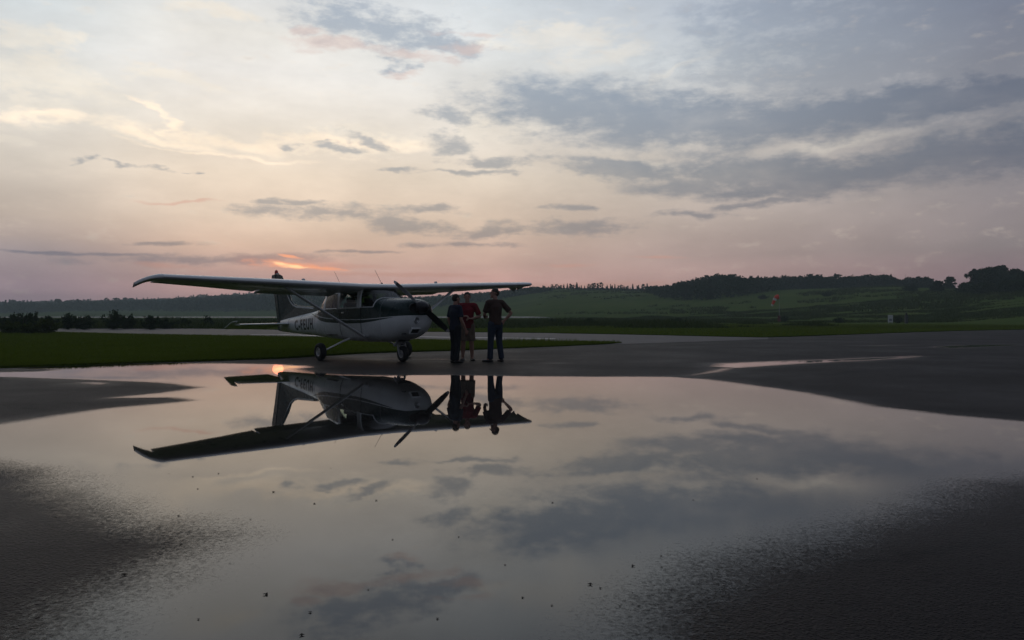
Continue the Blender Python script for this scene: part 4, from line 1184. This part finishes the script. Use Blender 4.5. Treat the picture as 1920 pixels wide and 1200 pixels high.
for sg in (-1, 1):
    w_ = loft([wing_pts(sg * y, 0, 0.745) for y in (0.0 if sg > 0 else 0.001, 0.5, 1.2, 2.0, 2.6, 3.3, 4.0, 4.6, 5.1)], 'wing', M['white'], air)
    # cambered tip: the edge sweeps aft and droops to a point
    secs = []
    for t in np.linspace(0, 1, 9):
        y = 5.1 + 0.31 * t
        le, chord, z, inc = wing_at(5.1)
        te = le - chord - 0.02 * t
        le2 = le - 1.0 * (t ** 1.6)
        c2 = max(0.08, le2 - te)
        sec_ = []
        for j_, (xc, zc) in enumerate(section(0, 1.0, 12)):
            up_, lo_ = naca(xc)
            zz = zc * chord
            if j_ > 12: zz = (lo_ + (up_ - lo_) * min(0.97, t ** 1.4)) * chord
            zz = zz * (1 - 0.25 * t ** 3) - (0.01 + 0.125 * (le - le2 + xc * c2) / chord) * t ** 1.2
            sec_.append((le2 - xc * c2, sg * y, z + zz + (-xc * chord) * math.sin(inc)))
        secs.append(sec_)
    loft(secs, 'wing_tip', M['white'], w_)
    loft([wing_pts(sg * y, 0.755, 1.0, R(9), hinge=0.75) for y in (0.62, 1.3, 2.0, 2.62)], 'flap', M['white'], w_)
    loft([wing_pts(sg * y, 0.755, 1.0, R(4), hinge=0.75) for y in (2.66, 3.4, 4.2, 5.06)], 'aileron', M['white'], w_)
    st = MB()
    a_, b_ = Vector((-0.72, sg * 0.50, 0.60)), Vector((-0.98, sg * 2.40, 1.80))
    st.tube([a_, a_.lerp(b_, 0.5), b_], [(0.075, 0.026)] * 3, 12, up=(0, sg * -0.5, 1))
    st_ = st.build('wing_strut', M['white'], air, True)
    mb = MB(); mb.lathe([(0.001, 0.02), (0.03, 0.018), (0.042, 0.0), (0.042, -0.03)], (-1.1, sg * 1.9, wing_at(1.9)[2] + 0.125), 'z', 12); mb.build('fuel_cap', M['silver'], w_, True)
# tailplane
for sg in (-1, 1):
    def tsec(y, x0, x1, th, zoff=0.0, ang=0.0, hx=None):
        out = []
        for xc, zc in section(0, 1.0, 8, th, 0.0001):
            px_, pz_ = x0 + (x1 - x0) * xc, zc * abs(x1 - x0)
            if hx is not None:
                dx_ = px_ - hx; px_ = hx + dx_ * math.cos(ang); pz_ = pz_ + dx_ * math.sin(ang)
            out.append((px_, sg * y, 0.955 + 0.02 + pz_ + zoff))
        return out
    loft([tsec(y, -5.62 - 0.20 * t, -6.30, 0.10) for y, t in ((0.03, 0), (0.6, 0.35), (1.2, 0.7), (1.52, 0.9), (1.56, 0.95))], 'tailplane', M['white'], air)
    AN = R(17)
    el = [tsec(0.12, -6.32, -6.60, 0.16, 0, AN, -6.32), tsec(0.34, -6.32, -6.82, 0.10, 0, AN, -6.32), tsec(1.0, -6.32, -6.78, 0.09, 0, AN, -6.32), tsec(1.575, -6.32, -6.74, 0.08, 0, AN, -6.32)]
    ev = loft(el, 'elevator', M['white'], air)
    loft([tsec(1.575, -5.98, -6.74, 0.07, 0, AN, -6.32), tsec(1.66, -6.0, -6.73, 0.06, 0, AN, -6.32), tsec(1.72, -6.06, -6.70, 0.04, 0, AN, -6.32)], 'horn_balance', M['white'], ev)
# fin and rudder
def slab(name, poly, th_base, mat, parent, taper=None):
    mb = MB(); o = 0
    n = len(poly)
    for s in (-1, 1):
        for x_, z_ in poly:
            th = th_base * (taper(x_, z_) if taper else 1.0)
            mb.v.append((x_, s * th, z_))
    mb.f.append(tuple(range(n))); mb.f.append(tuple(n + i for i in reversed(range(n))))
    for i in range(n): mb.f.append((i, n + i, n + (i + 1) % n, (i + 1) % n))
    return mb.build(name, mat, parent, bevel=0.012)
finp = [(-3.55, 1.335), (-4.3, 1.43), (-5.0, 1.475), (-5.42, 1.50), (-5.66, 1.56), (-5.85, 1.68), (-6.05, 1.92), (-6.46, 2.44), (-6.60, 2.49), (-6.86, 2.49), (-6.50, 1.08), (-5.6, 1.15), (-4.5, 1.24)]
fin = slab('fin', finp, 0.055, M['green'], air, lambda x_, z_: 0.35 if z_ > 2.2 or (x_ > -5.9 and z_ > 1.33) else 1.0)
rud = slab('rudder', [(-6.515, 0.80), (-6.60, 0.755), (-6.80, 0.79), (-6.845, 1.10), (-7.00, 1.75), (-7.19, 2.44), (-7.14, 2.50), (-6.875, 2.50)], 0.045, M['green'], air, lambda x_, z_: 0.25 if x_ < -6.78 - 0.19 * (z_ - 1.0) else 0.8)
for s in (-1, 1):
    mb = MB()
    ln = [(-4.35, 1.415), (-5.0, 1.455), (-5.40, 1.478), (-5.65, 1.54), (-5.85, 1.66), (-6.05, 1.90), (-6.42, 2.36)]
    mb.tube([(x_ - 0.02, s * (0.03 if z_ < 2 else 0.026), z_ - 0.02) for x_, z_ in ln], [(0.02, 0.004)] * len(ln), 6, up=(0, 1, 0))
    mb.build('white_stripe', M['white'], fin, True)
mb = MB(); mb.box((-6.80, 0, 2.515), (0.22, 0.06, 0.04)); mb.build('beacon_base', M['white'], fin, bevel=0.012)
mb = MB(); mb.lathe([(0.055, 2.52), (0.055, 2.575), (0.04, 2.62), (0.001, 2.64)], (-6.84, 0, 0), 'z', 14); mb.build('beacon', M['redlight'], fin, True)
# engine details
mb = MB(); mb.lathe([(0.10, 0.935), (0.145, 0.945), (0.15, 1.0), (0.142, 1.06), (0.118, 1.13), (0.08, 1.20), (0.038, 1.245), (0.001, 1.255)], (0, 0, 1.29), 'x', 28)
sp0 = mb.build('spinner', M['prop'], air, True)
pr = bpy.data.objects.new('propeller', None); COL.objects.link(pr); pr.parent = air; pr.location = (1.02, 0, 1.29)
PA = R(-38.0)
for q_ in (0, math.pi):
    secs = []
    for r_, c_, tw, th in [(0.09, 0.10, 62, 0.30), (0.18, 0.125, 52, 0.20), (0.30, 0.145, 41, 0.14), (0.45, 0.15, 32, 0.11), (0.60, 0.142, 26, 0.10), (0.75, 0.125, 21, 0.09), (0.87, 0.10, 18, 0.09), (0.93, 0.07, 17, 0.09), (0.952, 0.03, 17, 0.09)]:
        out = []
        for xc, zc in section(0, 1.0, 7, th, 0.03):
            u, v_ = (xc - 0.5) * c_, zc * c_
            tt = R(tw)
            tang = u * math.cos(tt) + v_ * math.sin(tt); ax_ = (u * math.sin(tt) - v_ * math.cos(tt))
            out.append((ax_, r_, tang))
        secs.append(out)
    def rot(p_): return (p_[0], p_[1] * math.cos(PA + q_) - p_[2] * math.sin(PA + q_), p_[1] * math.sin(PA + q_) + p_[2] * math.cos(PA + q_))
    secs = [[rot(p_) for p_ in s] for s in secs]
    bl = loft(secs[:7], 'blade', M['prop'], pr)
    loft(secs[6:], 'blade_tip', M['propgrey'], bl)
# nose openings, light, exhaust
for s in (-1, 1):
    mb = MB(); mb.lathe([(0.001, 0.942), (0.085, 0.942), (0.10, 0.95), (0.105, 0.94), (0.105, 0.90)], (0, s * 0.195, 1.275), 'x', 20); mb.build('cooling_inlet', M['black'], air, True)
mb = MB(); mb.lathe([(0.072, 0.925), (0.076, 0.945), (0.068, 0.955), (0.055, 0.948), (0.001, 0.940)], (0, -0.10, 0.985), 'x', 20); mb.build('landing_light_rim', M['silver'], air, True)
mb = MB(); mb.lathe([(0.060, 0.950), (0.035, 0.966), (0.001, 0.972)], (0, -0.10, 0.985), 'x', 18); mb.build('landing_light_lens', m_glass('lens_glass', (0.8, 0.82, 0.82)), air, True)
RI = Matrix.Rotation(R(40), 3, 'Y')
mb = MB(); mb.box((0.826, -0.09, 0.756), (0.06, 0.20, 0.125), RI); mb.build('air_intake', M['black'], air, bevel=0.015)
mb = MB()
for off, sz in (((0, -0.115, 0), (0.075, 0.022, 0.15)), ((0, 0.115, 0), (0.075, 0.022, 0.15)), ((0, 0, 0.073), (0.072, 0.25, 0.02)), ((0, 0, -0.073), (0.072, 0.25, 0.02))):
    mb.box(Vector((0.826, -0.09, 0.756)) + RI @ Vector(off), sz, RI)
mb.build('intake_rim', M['white'], air)
mb = MB(); mb.lathe([(0.001, 0.0), (0.05, 0.0), (0.058, -0.02)], (0.69, -0.30, 0.693), 'z', 14); mb.build('cowl_vent', M['black'], air, True)
mb = MB(); mb.tube([(0.32, -0.22, 0.60), (0.30, -0.24, 0.48), (0.20, -0.25, 0.40)], 0.035, 10); mb.build('exhaust_pipe', M['steel'], air, True)
mb = MB(); mb.box((-0.55, -0.547, 0.64), (0.20, 0.02, 0.05)); mb.build('step_fairing', M['steel'], air, bevel=0.01)
# undercarriage
def wheel(xb, yb, rad, wid, parent, rim=True):
    zc = ground_z(xb, yb, 0.0) + rad - 0.006
    e = bpy.data.objects.new('wheel', None); COL.objects.link(e); e.parent = parent; e.location = (xb, yb, zc)
    mb = MB(); hw = wid / 2; r0 = rad * 0.50
    mb.lathe([(r0, -hw * 0.75), (rad * 0.72, -hw), (rad * 0.88, -hw * 0.92), (rad * 0.965, -hw * 0.66), (rad, -hw * 0.25), (rad, hw * 0.25), (rad * 0.965, hw * 0.66), (rad * 0.88, hw * 0.92), (rad * 0.72, hw), (r0, hw * 0.75), (r0, -hw * 0.75)], (0, 0, 0), 'y', 32)
    mb.build('tyre', M['rubber'], e, True)
    mb = MB()
    for s in (-1, 1):
        mb.lathe([(r0 * 1.02, s * hw * 0.55), (r0 * 1.04, s * hw * 0.82), (r0 * 0.9, s * hw * 0.80), (r0 * 0.75, s * hw * 0.5), (r0 * 0.42, s * hw * 0.55), (r0 * 0.38, s * hw * 0.9), (0.001, s * hw * 0.92)], (0, 0, 0), 'y', 24)
    mb.build('rim', M['silver'], e, True)
    return zc
for sg in (-1, 1):
    xb, yb = -1.60, sg * 1.245
    zc = wheel(xb, yb, 0.215, 0.155, air)
    mb = MB()
    p0_, p1_, p2_ = Vector((-1.62, sg * 0.36, 0.585)), Vector((-1.61, sg * 0.62, 0.50)), Vector((-1.60, sg * 1.10, zc + 0.035))
    mb.tube([p0_, p0_.lerp(p1_, 0.6), p1_, p1_.lerp(p2_, 0.5), p2_, Vector((-1.60, sg * 1.16, zc))], [(0.062, 0.026), (0.06, 0.024), (0.055, 0.022), (0.046, 0.019), (0.04, 0.017), (0.036, 0.016)], 12, up=(0, 0.4, 1))
    mb.build('gear_leg', M['white'], air, True)
    mb = MB(); mb.lathe([(0.001, -0.06), (0.095, -0.06), (0.10, -0.01), (0.001, -0.01)], (-1.60, sg * 1.155, zc), 'y', 18); mb.build('brake_disc', M['steel'], air, True)
zc = wheel(0.165, 0.0, 0.19, 0.135, air)
mb = MB(); mb.tube([(0.03, 0, 0.60), (0.10, 0, 0.455)], 0.042, 12); mb.build('nose_strut', M['silver'], air, True)
mb = MB()
mb.tube([(0.095, -0.10, 0.455), (0.095, 0.10, 0.455)], 0.036, 10)
for s in (-1, 1): mb.tube([(0.095, s * 0.095, 0.455), (0.13, s * 0.10, 0.33), (0.165, s * 0.098, zc)], [(0.035, 0.016), (0.032, 0.014), (0.028, 0.014)], 10)
mb.tube([(0.165, -0.115, zc), (0.165, 0.115, zc)], 0.02, 10)
mb.build('nose_fork', M['steel'], air, True)
mb = MB(); mb.tube([(-0.02, 0.02, 0.55), (-0.10, 0.02, 0.46), (0.03, 0.02, 0.40)], 0.016, 6); mb.build('torque_link', M['steel'], air)
mb = MB(); mb.box((0.12, 0.0, 0.545), (0.34, 0.30, 0.10)); mb.build('lower_cowl_outlet', M['black'], air, bevel=0.03)
# aerials on the wing roof
for xb, yb in ((-2.02, -0.42), (-0.98, 0.16)):
    zt = wing_at(yb)[2] + 0.105
    mb = MB(); mb.lathe([(0.03, 0.0), (0.025, 0.02), (0.001, 0.03)], (xb, yb, zt - 0.012), 'z', 10); mb.tube([(xb, yb, zt - 0.02), (xb - 0.16, yb, zt + 0.17), (xb - 0.33, yb, zt + 0.36)], [0.0055, 0.0045, 0.0035], 6)
    mb.build('whip_aerial', M['black'], air, True)
# registration letters wrapped on the rear fuselage
cu = bpy.data.curves.new('registration', 'FONT')
cu.body = 'C-FEUH'
cu.size = 0.40; cu.space_character = 1.28; cu.offset = 0.011; cu.resolution_u = 4
to = bpy.data.objects.new('registration_tmp', cu); COL.objects.link(to)
dg = bpy.context.evaluated_depsgraph_get()
tm = bpy.data.meshes.new_from_object(to.evaluated_get(dg))
bpy.data.objects.remove(to)
bm = bmesh.new(); bm.from_mesh(tm)
bmesh.ops.triangulate(bm, faces=bm.faces)
for _ in range(2): bmesh.ops.subdivide_edges(bm, edges=[e_ for e_ in bm.edges if e_.calc_length() > 0.06], cuts=1)
xs_ = [v.co.x for v in bm.verts]; ys_ = [v.co.y for v in bm.verts]
x0, x1, y0, y1 = min(xs_), max(xs_), min(ys_), max(ys_)
for v in bm.verts:
    u = (v.co.x - x0) / (x1 - x0); w = (v.co.y - y0) / (y1 - y0)
    xb = -5.14 + 1.40 * u - 0.05 * w
    zb = 0.772 + 0.03 * u + w * (0.305 + 0.015 * u)
    v.co = (xb, -side_y(xb, zb) - 0.004, zb)
bm.to_mesh(tm); bm.free()
rg = link('registration_letters', tm, air, M['letter'])
rg['label'] = 'black registration C-FEUH on the rear fuselage'

# ------------------------------------------------------------------ people
class Body:
    """tapered elliptical limbs fused into one skin by a voxel remesh"""
    def __init__(s): s.mb = MB()
    def limb(s, pts, rad, side=(1, 0, 0), n=12, flat0=False, flat1=False):
        """pts joints, rad list of r or (r_side, r_depth)"""
        P_ = [Vector(p) for p in pts]; R_ = [(r_, r_) if not isinstance(r_, tuple) else r_ for r_ in rad]
        fp, fr_ = [], []
        t0 = (P_[1] - P_[0]).normalized(); t1 = (P_[-1] - P_[-2]).normalized()
        for k in (() if flat0 else (0.0, 0.5, 0.87)): fp.append(P_[0] - t0 * min(R_[0]) * math.cos(k * math.pi / 2) ); fr_.append((R_[0][0] * max(0.12, math.sin(k * math.pi / 2)), R_[0][1] * max(0.12, math.sin(k * math.pi / 2))))
        for i in range(len(P_) - 1):
            for j in range(4):
                t = j / 4; fp.append(P_[i].lerp(P_[i + 1], t)); fr_.append(tuple(R_[i][c] * (1 - t) + R_[i + 1][c] * t for c in (0, 1)))
        fp.append(P_[-1]); fr_.append(R_[-1])
        for k in (() if flat1 else (0.87, 0.5, 0.0)): fp.append(P_[-1] + t1 * min(R_[-1]) * math.cos(k * math.pi / 2)); fr_.append((R_[-1][0] * max(0.12, math.sin(k * math.pi / 2)), R_[-1][1] * max(0.12, math.sin(k * math.pi / 2))))
        o = len(s.mb.v); sd_ = Vector(side)
        for i, p in enumerate(fp):
            t = (fp[min(i + 1, len(fp) - 1)] - fp[max(i - 1, 0)])
            t = t.normalized() if t.length > 1e-6 else t0
            a_ = (sd_ - t * sd_.dot(t))
            a_ = a_.normalized() if a_.length > 1e-3 else t.orthogonal().normalized()
            b_ = t.cross(a_)
            for k in range(n):
                th = 2 * math.pi * k / n
                s.mb.v.append(tuple(p + a_ * fr_[i][0] * math.cos(th) + b_ * fr_[i][1] * math.sin(th)))
        m_ = len(fp)
        for i in range(m_ - 1):
            for k in range(n): s.mb.f.append((o + i * n + k, o + i * n + (k + 1) % n, o + (i + 1) * n + (k + 1) % n, o + (i + 1) * n + k))
        s.mb.f.append(tuple(o + k for k in reversed(range(n)))); s.mb.f.append(tuple(o + (m_ - 1) * n + k for k in range(n)))
    def ball(s, c, r):
        rx_, ry_, rz_ = r if isinstance(r, tuple) else (r, r, r)
        o = len(s.mb.v); nu, nv = 14, 9
        for j in range(nv):
            ph = math.pi * (j + 0.5) / nv
            for i in range(nu):
                th = 2 * math.pi * i / nu
                s.mb.v.append((c[0] + rx_ * math.sin(ph) * math.cos(th), c[1] + ry_ * math.sin(ph) * math.sin(th), c[2] + rz_ * math.cos(ph)))
        for j in range(nv - 1):
            for i in range(nu): s.mb.f.append((o + j * nu + i, o + (j + 1) * nu + i, o + (j + 1) * nu + (i + 1) % nu, o + j * nu + (i + 1) % nu))
        s.mb.f.append(tuple(o + i for i in range(nu))); s.mb.f.append(tuple(o + (nv - 1) * nu + i for i in reversed(range(nu))))
    def build(s, name, mat, parent, voxel=0.010, smooth=4):
        o = s.mb.build(name, mat, parent, True)
        r_ = o.modifiers.new('fuse', 'REMESH'); r_.mode = 'VOXEL'; r_.voxel_size = voxel; r_.use_smooth_shade = True
        if smooth:
            q_ = o.modifiers.new('smooth', 'SMOOTH'); q_.factor = 0.5; q_.iterations = smooth
        return o
def hand(b, wrist, dirv, palm_n, thumb_side, curl=0.3):
    """palm with five fingers; dirv along the hand, palm_n out of the palm"""
    d = Vector(dirv).normalized(); nrm = Vector(palm_n); nrm = (nrm - d * nrm.dot(d)).normalized(); sd_ = d.cross(nrm).normalized() * thumb_side
    w = Vector(wrist)
    b.limb([w, w + d * 0.045, w + d * 0.085], [(0.026, 0.019), (0.040, 0.016), (0.040, 0.014)], side=sd_)
    for i, (off, ln) in enumerate([(0.030, 0.072), (0.010, 0.080), (-0.011, 0.074), (-0.030, 0.058)]):
        base = w + d * 0.085 + sd_ * off
        k1 = base + (d * math.cos(curl) + nrm * math.sin(curl)) * ln * 0.5
        k2 = k1 + (d * math.cos(curl * 2.2) + nrm * math.sin(curl * 2.2)) * ln * 0.5
        b.limb([base, k1, k2], [0.0092, 0.0086, 0.0072], n=8)
    base = w + d * 0.025 + sd_ * 0.028
    k1 = base + (d * 0.65 + sd_ * 0.75).normalized() * 0.036
    k2 = k1 + (d * 0.85 + sd_ * 0.25 + nrm * 0.35).normalized() * 0.034
    b.limb([base, k1, k2], [0.0125, 0.0108, 0.0085], n=8)
def person(label, loc, face, H, pose, mats, shorts=False, hairstyle='short', hair='hair'):
    """local frame: x to the person's right... +y forward; heights as fraction of H"""
    e = empty('person', (loc[0], loc[1], 0.0), face)
    tag(e, label, 'person', None)
    z = lambda f: f * H
    hw = pose.get('hip', 0.052) * H; sw = pose.get('sw', 0.113) * H
    lean = pose.get('lean', 0.0)
    hipz = z(0.515)
    b = Body()
    pel, wai, che, nec = (0, 0, z(0.53)), (0, lean * 0.3, z(0.62)), (0, lean * 0.7, z(0.745)), (0, lean, z(0.835))
    b.limb([pel, wai, che, (0, lean, z(0.80))], [(0.088 * H, 0.062 * H), (0.078 * H, 0.056 * H), (0.095 * H, 0.066 * H), (0.06 * H, 0.045 * H)])
    b.limb([(-sw * 0.8, lean, z(0.805)), (sw * 0.8, lean, z(0.805))], [0.036 * H, 0.036 * H], side=(0, 0, 1))
    hd = Vector((0, lean + 0.02 * H, z(0.935)))
    b.limb([(0, lean, z(0.80)), (0, lean + 0.005 * H, z(0.88))], [0.034 * H, 0.032 * H])
    hy = pose.get('head_yaw', 0.0)
    rot_ = Matrix.Rotation(hy, 3, 'Z')
    def hp(p): return tuple(hd + rot_ @ (Vector(p) * H))
    b.ball(hp((0, -0.004, 0.012)), (0.045 * H, 0.054 * H, 0.053 * H))
    b.ball(hp((0, 0.012, -0.026)), (0.035 * H, 0.040 * H, 0.042 * H))
    b.limb([hp((0, 0.045, 0.010)), hp((0, 0.061, -0.013))], [0.0055 * H, 0.0085 * H])       # nose
    b.limb([hp((-0.012, 0.047, -0.036)), hp((0.012, 0.047, -0.036))], [0.005 * H, 0.005 * H])   # mouth
    b.limb([hp((0, 0.040, -0.058)), hp((0, 0.042, -0.060))], [0.014 * H, 0.014 * H])          # chin
    for s in (-1, 1): b.ball(hp((s * 0.046, -0.002, -0.004)), (0.007 * H, 0.013 * H, 0.019 * H))
    legs = []
    for s, L_ in ((-1, pose['lleg']), (1, pose['rleg'])):
        hip = Vector((s * hw, 0, hipz)); kn = Vector(L_[0]) * H; an = Vector(L_[1]) * H
        b.limb([hip, hip.lerp(kn, 0.5), kn, kn.lerp(an, 0.4), an], [0.054 * H, 0.048 * H, 0.034 * H, 0.034 * H, 0.021 * H])
        td = Vector((math.sin(L_[2]), math.cos(L_[2]), 0))
        b.limb([an, an + td * 0.03 * H + Vector((0, 0, -0.012 * H))], [0.021 * H, 0.018 * H])
        legs.append((hip, kn, an, td))
    arms = []
    for s, A_ in ((-1, pose['larm']), (1, pose['rarm'])):
        sh = Vector((s * sw, lean, z(0.803))); el_ = Vector(A_[0]) * H; wr = Vector(A_[1]) * H
        b.limb([sh, sh.lerp(el_, 0.4), el_, el_.lerp(wr, 0.35), wr], [0.031 * H, 0.029 * H, 0.023 * H, 0.0235 * H, 0.0155 * H])
        hand(b, wr, A_[2], A_[3], A_[4], A_[5])
        arms.append((sh, el_, wr))
    b.build('body', M['skin'], e, 0.0065, 2)
    # clothes
    c = Body()
    c.limb([(0, 0, z(0.475 if not pose.get('tuck') else 0.50)), (0, 0, z(0.53)), wai, che, (0, lean, z(0.81))], [(0.098 * H, 0.074 * H), (0.099 * H, 0.074 * H), (0.092 * H, 0.069 * H), (0.106 * H, 0.076 * H), (0.066 * H, 0.05 * H)], flat0=True)
    c.limb([(-sw * 0.86, lean, z(0.806)), (sw * 0.86, lean, z(0.806))], [0.043 * H, 0.043 * H], side=(0, 0, 1))
    for sh, el_, wr in arms: c.limb([sh, sh.lerp(el_, 0.45), sh.lerp(el_, 0.80)], [0.041 * H, 0.041 * H, 0.042 * H], flat1=True)
    c.build('shirt', M[mats[0]], e, 0.011, 3)
    c = Body()
    c.limb([(0, 0, z(0.49)), (0, 0, z(0.56)), (0, lean * 0.2, z(0.60))], [(0.092 * H, 0.068 * H), (0.092 * H, 0.068 * H), (0.084 * H, 0.062 * H)])
    for hip, kn, an, td in legs:
        if shorts: c.limb([hip, hip.lerp(kn, 0.5), hip.lerp(kn, 0.98)], [0.060 * H, 0.058 * H, 0.060 * H], flat1=True)
        else: c.limb([hip, hip.lerp(kn, 0.5), kn, kn.lerp(an, 0.5), an + Vector((0, 0, -0.005 * H))], [0.060 * H, 0.054 * H, 0.043 * H, 0.041 * H, 0.040 * H], flat1=True)
    c.build('shorts' if shorts else 'trousers', M[mats[1]], e, 0.011, 3)
    for hip, kn, an, td in legs:
        c = Body()
        g0 = Vector((an.x, an.y, 0.030)); 
        c.limb([g0 - td * 0.028 * H, g0 + td * 0.04 * H, g0 + td * 0.098 * H + Vector((0, 0, -0.004))], [(0.024 * H, 0.030), (0.029 * H, 0.031), (0.026 * H, 0.025)], side=td.cross(Vector((0, 0, 1))))
        c.limb([g0, (an.x, an.y, an.z)], [0.027 * H, 0.025 * H])
        c.build('shoe', M['shoe'], e, 0.008, 2)
    # hair cap
    c = Body()
    c.ball(hp((0, -0.010, 0.024)), (0.0495 * H, 0.056 * H, 0.049 * H))
    c.ball(hp((0, -0.026, 0.000)), (0.046 * H, 0.040 * H, 0.046 * H))
    c.build('hair', M[hair], e, 0.008, 2)
    for s in (-1, 1):
        c = MB(); ce = hp((s * 0.017, 0.0455, 0.002))
        c.lathe([(0.001, 0.005), (0.006, 0.003), (0.008, 0.0), (0.006, -0.003), (0.001, -0.005)], ce, 'y', 10); c.build('eye', M['eye'], e, True)
    return e
# person facing angle: rotation of local +y; face = 0 looks away from the camera
person('person in navy t-shirt and dark trousers seen from behind, nearest the propeller', (-1.315, 17.80), R(-48), 1.59,
       dict(lleg=((-0.05, 0.012, 0.285), (-0.047, -0.01, 0.045), -0.15), rleg=((0.045, 0.01, 0.285), (0.04, -0.012, 0.045), 0.25), sw=0.100,
            larm=((-0.130, -0.02, 0.630), (-0.120, 0.04, 0.475), (0.05, 0.25, -1), (1, 0.1, 0), -1, 0.45), rarm=((0.135, 0.005, 0.630), (0.140, 0.085, 0.480), (0.0, 0.35, -1), (-1, 0.1, 0), 1, 0.45), lean=0.0, head_yaw=-0.2),
       ('navy', 'darkpants'))
person('person in red t-shirt and khaki shorts facing the camera with hands in front', (-1.085, 18.62), R(180 + 4), 1.66,
       dict(lleg=((-0.062, 0.012, 0.285), (-0.070, -0.008, 0.045), -0.25), rleg=((0.058, 0.012, 0.285), (0.066, -0.008, 0.045), 0.25),
            larm=((-0.185, -0.015, 0.645), (-0.065, 0.120, 0.615), (1, 0.45, 0.1), (0, -0.3, -1), -1, 0.6), rarm=((0.175, -0.015, 0.650), (0.055, 0.120, 0.650), (-1, 0.45, 0.1), (0, -0.3, -1), 1, 0.7), lean=0.01),
       ('red', 'khaki'), True, hair='hair2')
person('tall person in brown t-shirt and jeans with hand on hip', (-0.395, 18.22), R(36), 1.745,
       dict(lleg=((-0.070, 0.010, 0.285), (-0.090, -0.005, 0.045), -1.0), rleg=((0.062, 0.0, 0.285), (0.082, -0.03, 0.045), 0.2),
            larm=((-0.125, 0.075, 0.645), (-0.06, 0.17, 0.60), (0.6, 0.6, 0.1), (1, 0.2, 0.2), -1, 0.5), rarm=((0.205, -0.085, 0.660), (0.118, -0.045, 0.560), (-0.75, 0.1, -0.45), (0.1, 1, 0), 1, 0.35), lean=0.005, head_yaw=1.0, tuck=True),
       ('brown', 'jeans'))

# ------------------------------------------------------------------ bits floating on the puddle
g = MB()
for i in range(3):
    an = i * 2.1
    g.tube([(0, 0, 0), (0.006 * math.cos(an), 0.006 * math.sin(an), 0.004), (0.016 * math.cos(an), 0.016 * math.sin(an), 0.003)], [(0.004, 0.002), (0.006, 0.0015), (0.001, 0.001)], 6)
bit0 = bpy.data.meshes.new('leaf_fragment'); bit0.from_pydata(g.v, [], g.f); bit0.update(); bit0.materials.append(M['debris'])
BITS = [(498, 1119, 1.2), (232, 1082, 1.3), (104, 974, 1.0), (334, 970, 0.9), (338, 1025, 1.0), (512, 925, 1.1), (589, 947, .9), (469, 977, .6), (581, 1153, .8), (371, 1166, .6), (370, 919, .7), (361, 896, .8), (409, 890, .8), (316, 890, .4), (144, 905, .5), (565, 1196, 1.0), (1107, 1100, 1.2), (1187, 1065, 1.0), (1241, 1067, .7), (1240, 1046, .7), (1770, 935, 1.0), (1163, 1141, .6), (1198, 1140, .6), (620, 880, .5), (705, 941, .9), (736, 1015, .6), (860, 1010, .6), (947, 1063, .6), (1036, 945, .8), (980, 1125, .7), (1300, 940, .6), (1420, 900, .7), (820, 1165, .7), (1035, 1140, .6), (1126, 1107, .7), (430, 1060, .5), (690, 1110, .5)]
for i, (px, py, s) in enumerate(BITS):
    x, y = gp(px, py)
    o = bpy.data.objects.new('leaf_fragment', bit0); COL.objects.link(o)
    o.location = (x, y, 0.007); o.scale = (0.62 * s, 0.62 * s, 0.8 * s); o.rotation_euler = (0, 0, random.uniform(0, 6.28))
    tag(o, 'tiny dark leaf fragment floating on the large puddle', 'debris', 'leaf fragments on the puddle')

# ------------------------------------------------------------------ evening haze over the valley
bm = bmesh.new(); bmesh.ops.create_cube(bm, size=1.0)
me = bpy.data.meshes.new('haze'); bm.to_mesh(me); bm.free()
hzo = link('haze', me)
HZ0, HZ1 = -4.5, HAZE_TOP
hzo.location = (0, 0, (HZ0 + HZ1) / 2); hzo.scale = (3460, 3460, HZ1 - HZ0)
tag(hzo, 'thin evening haze over the whole airfield', 'haze', None, 'stuff')
m, t = newmat('evening_haze'); q = NT(t)
pv = q.n('ShaderNodeVolumePrincipled')
pv.inputs['Color'].default_value = c4(0.80, 0.94, 0.91)
pv.inputs['Density'].default_value = HAZE_D
pv.inputs['Anisotropy'].default_value = 0.0
oo = q.n('ShaderNodeOutputMaterial'); q.l(pv.outputs[0], oo.inputs['Volume'])
me.materials.append(m)
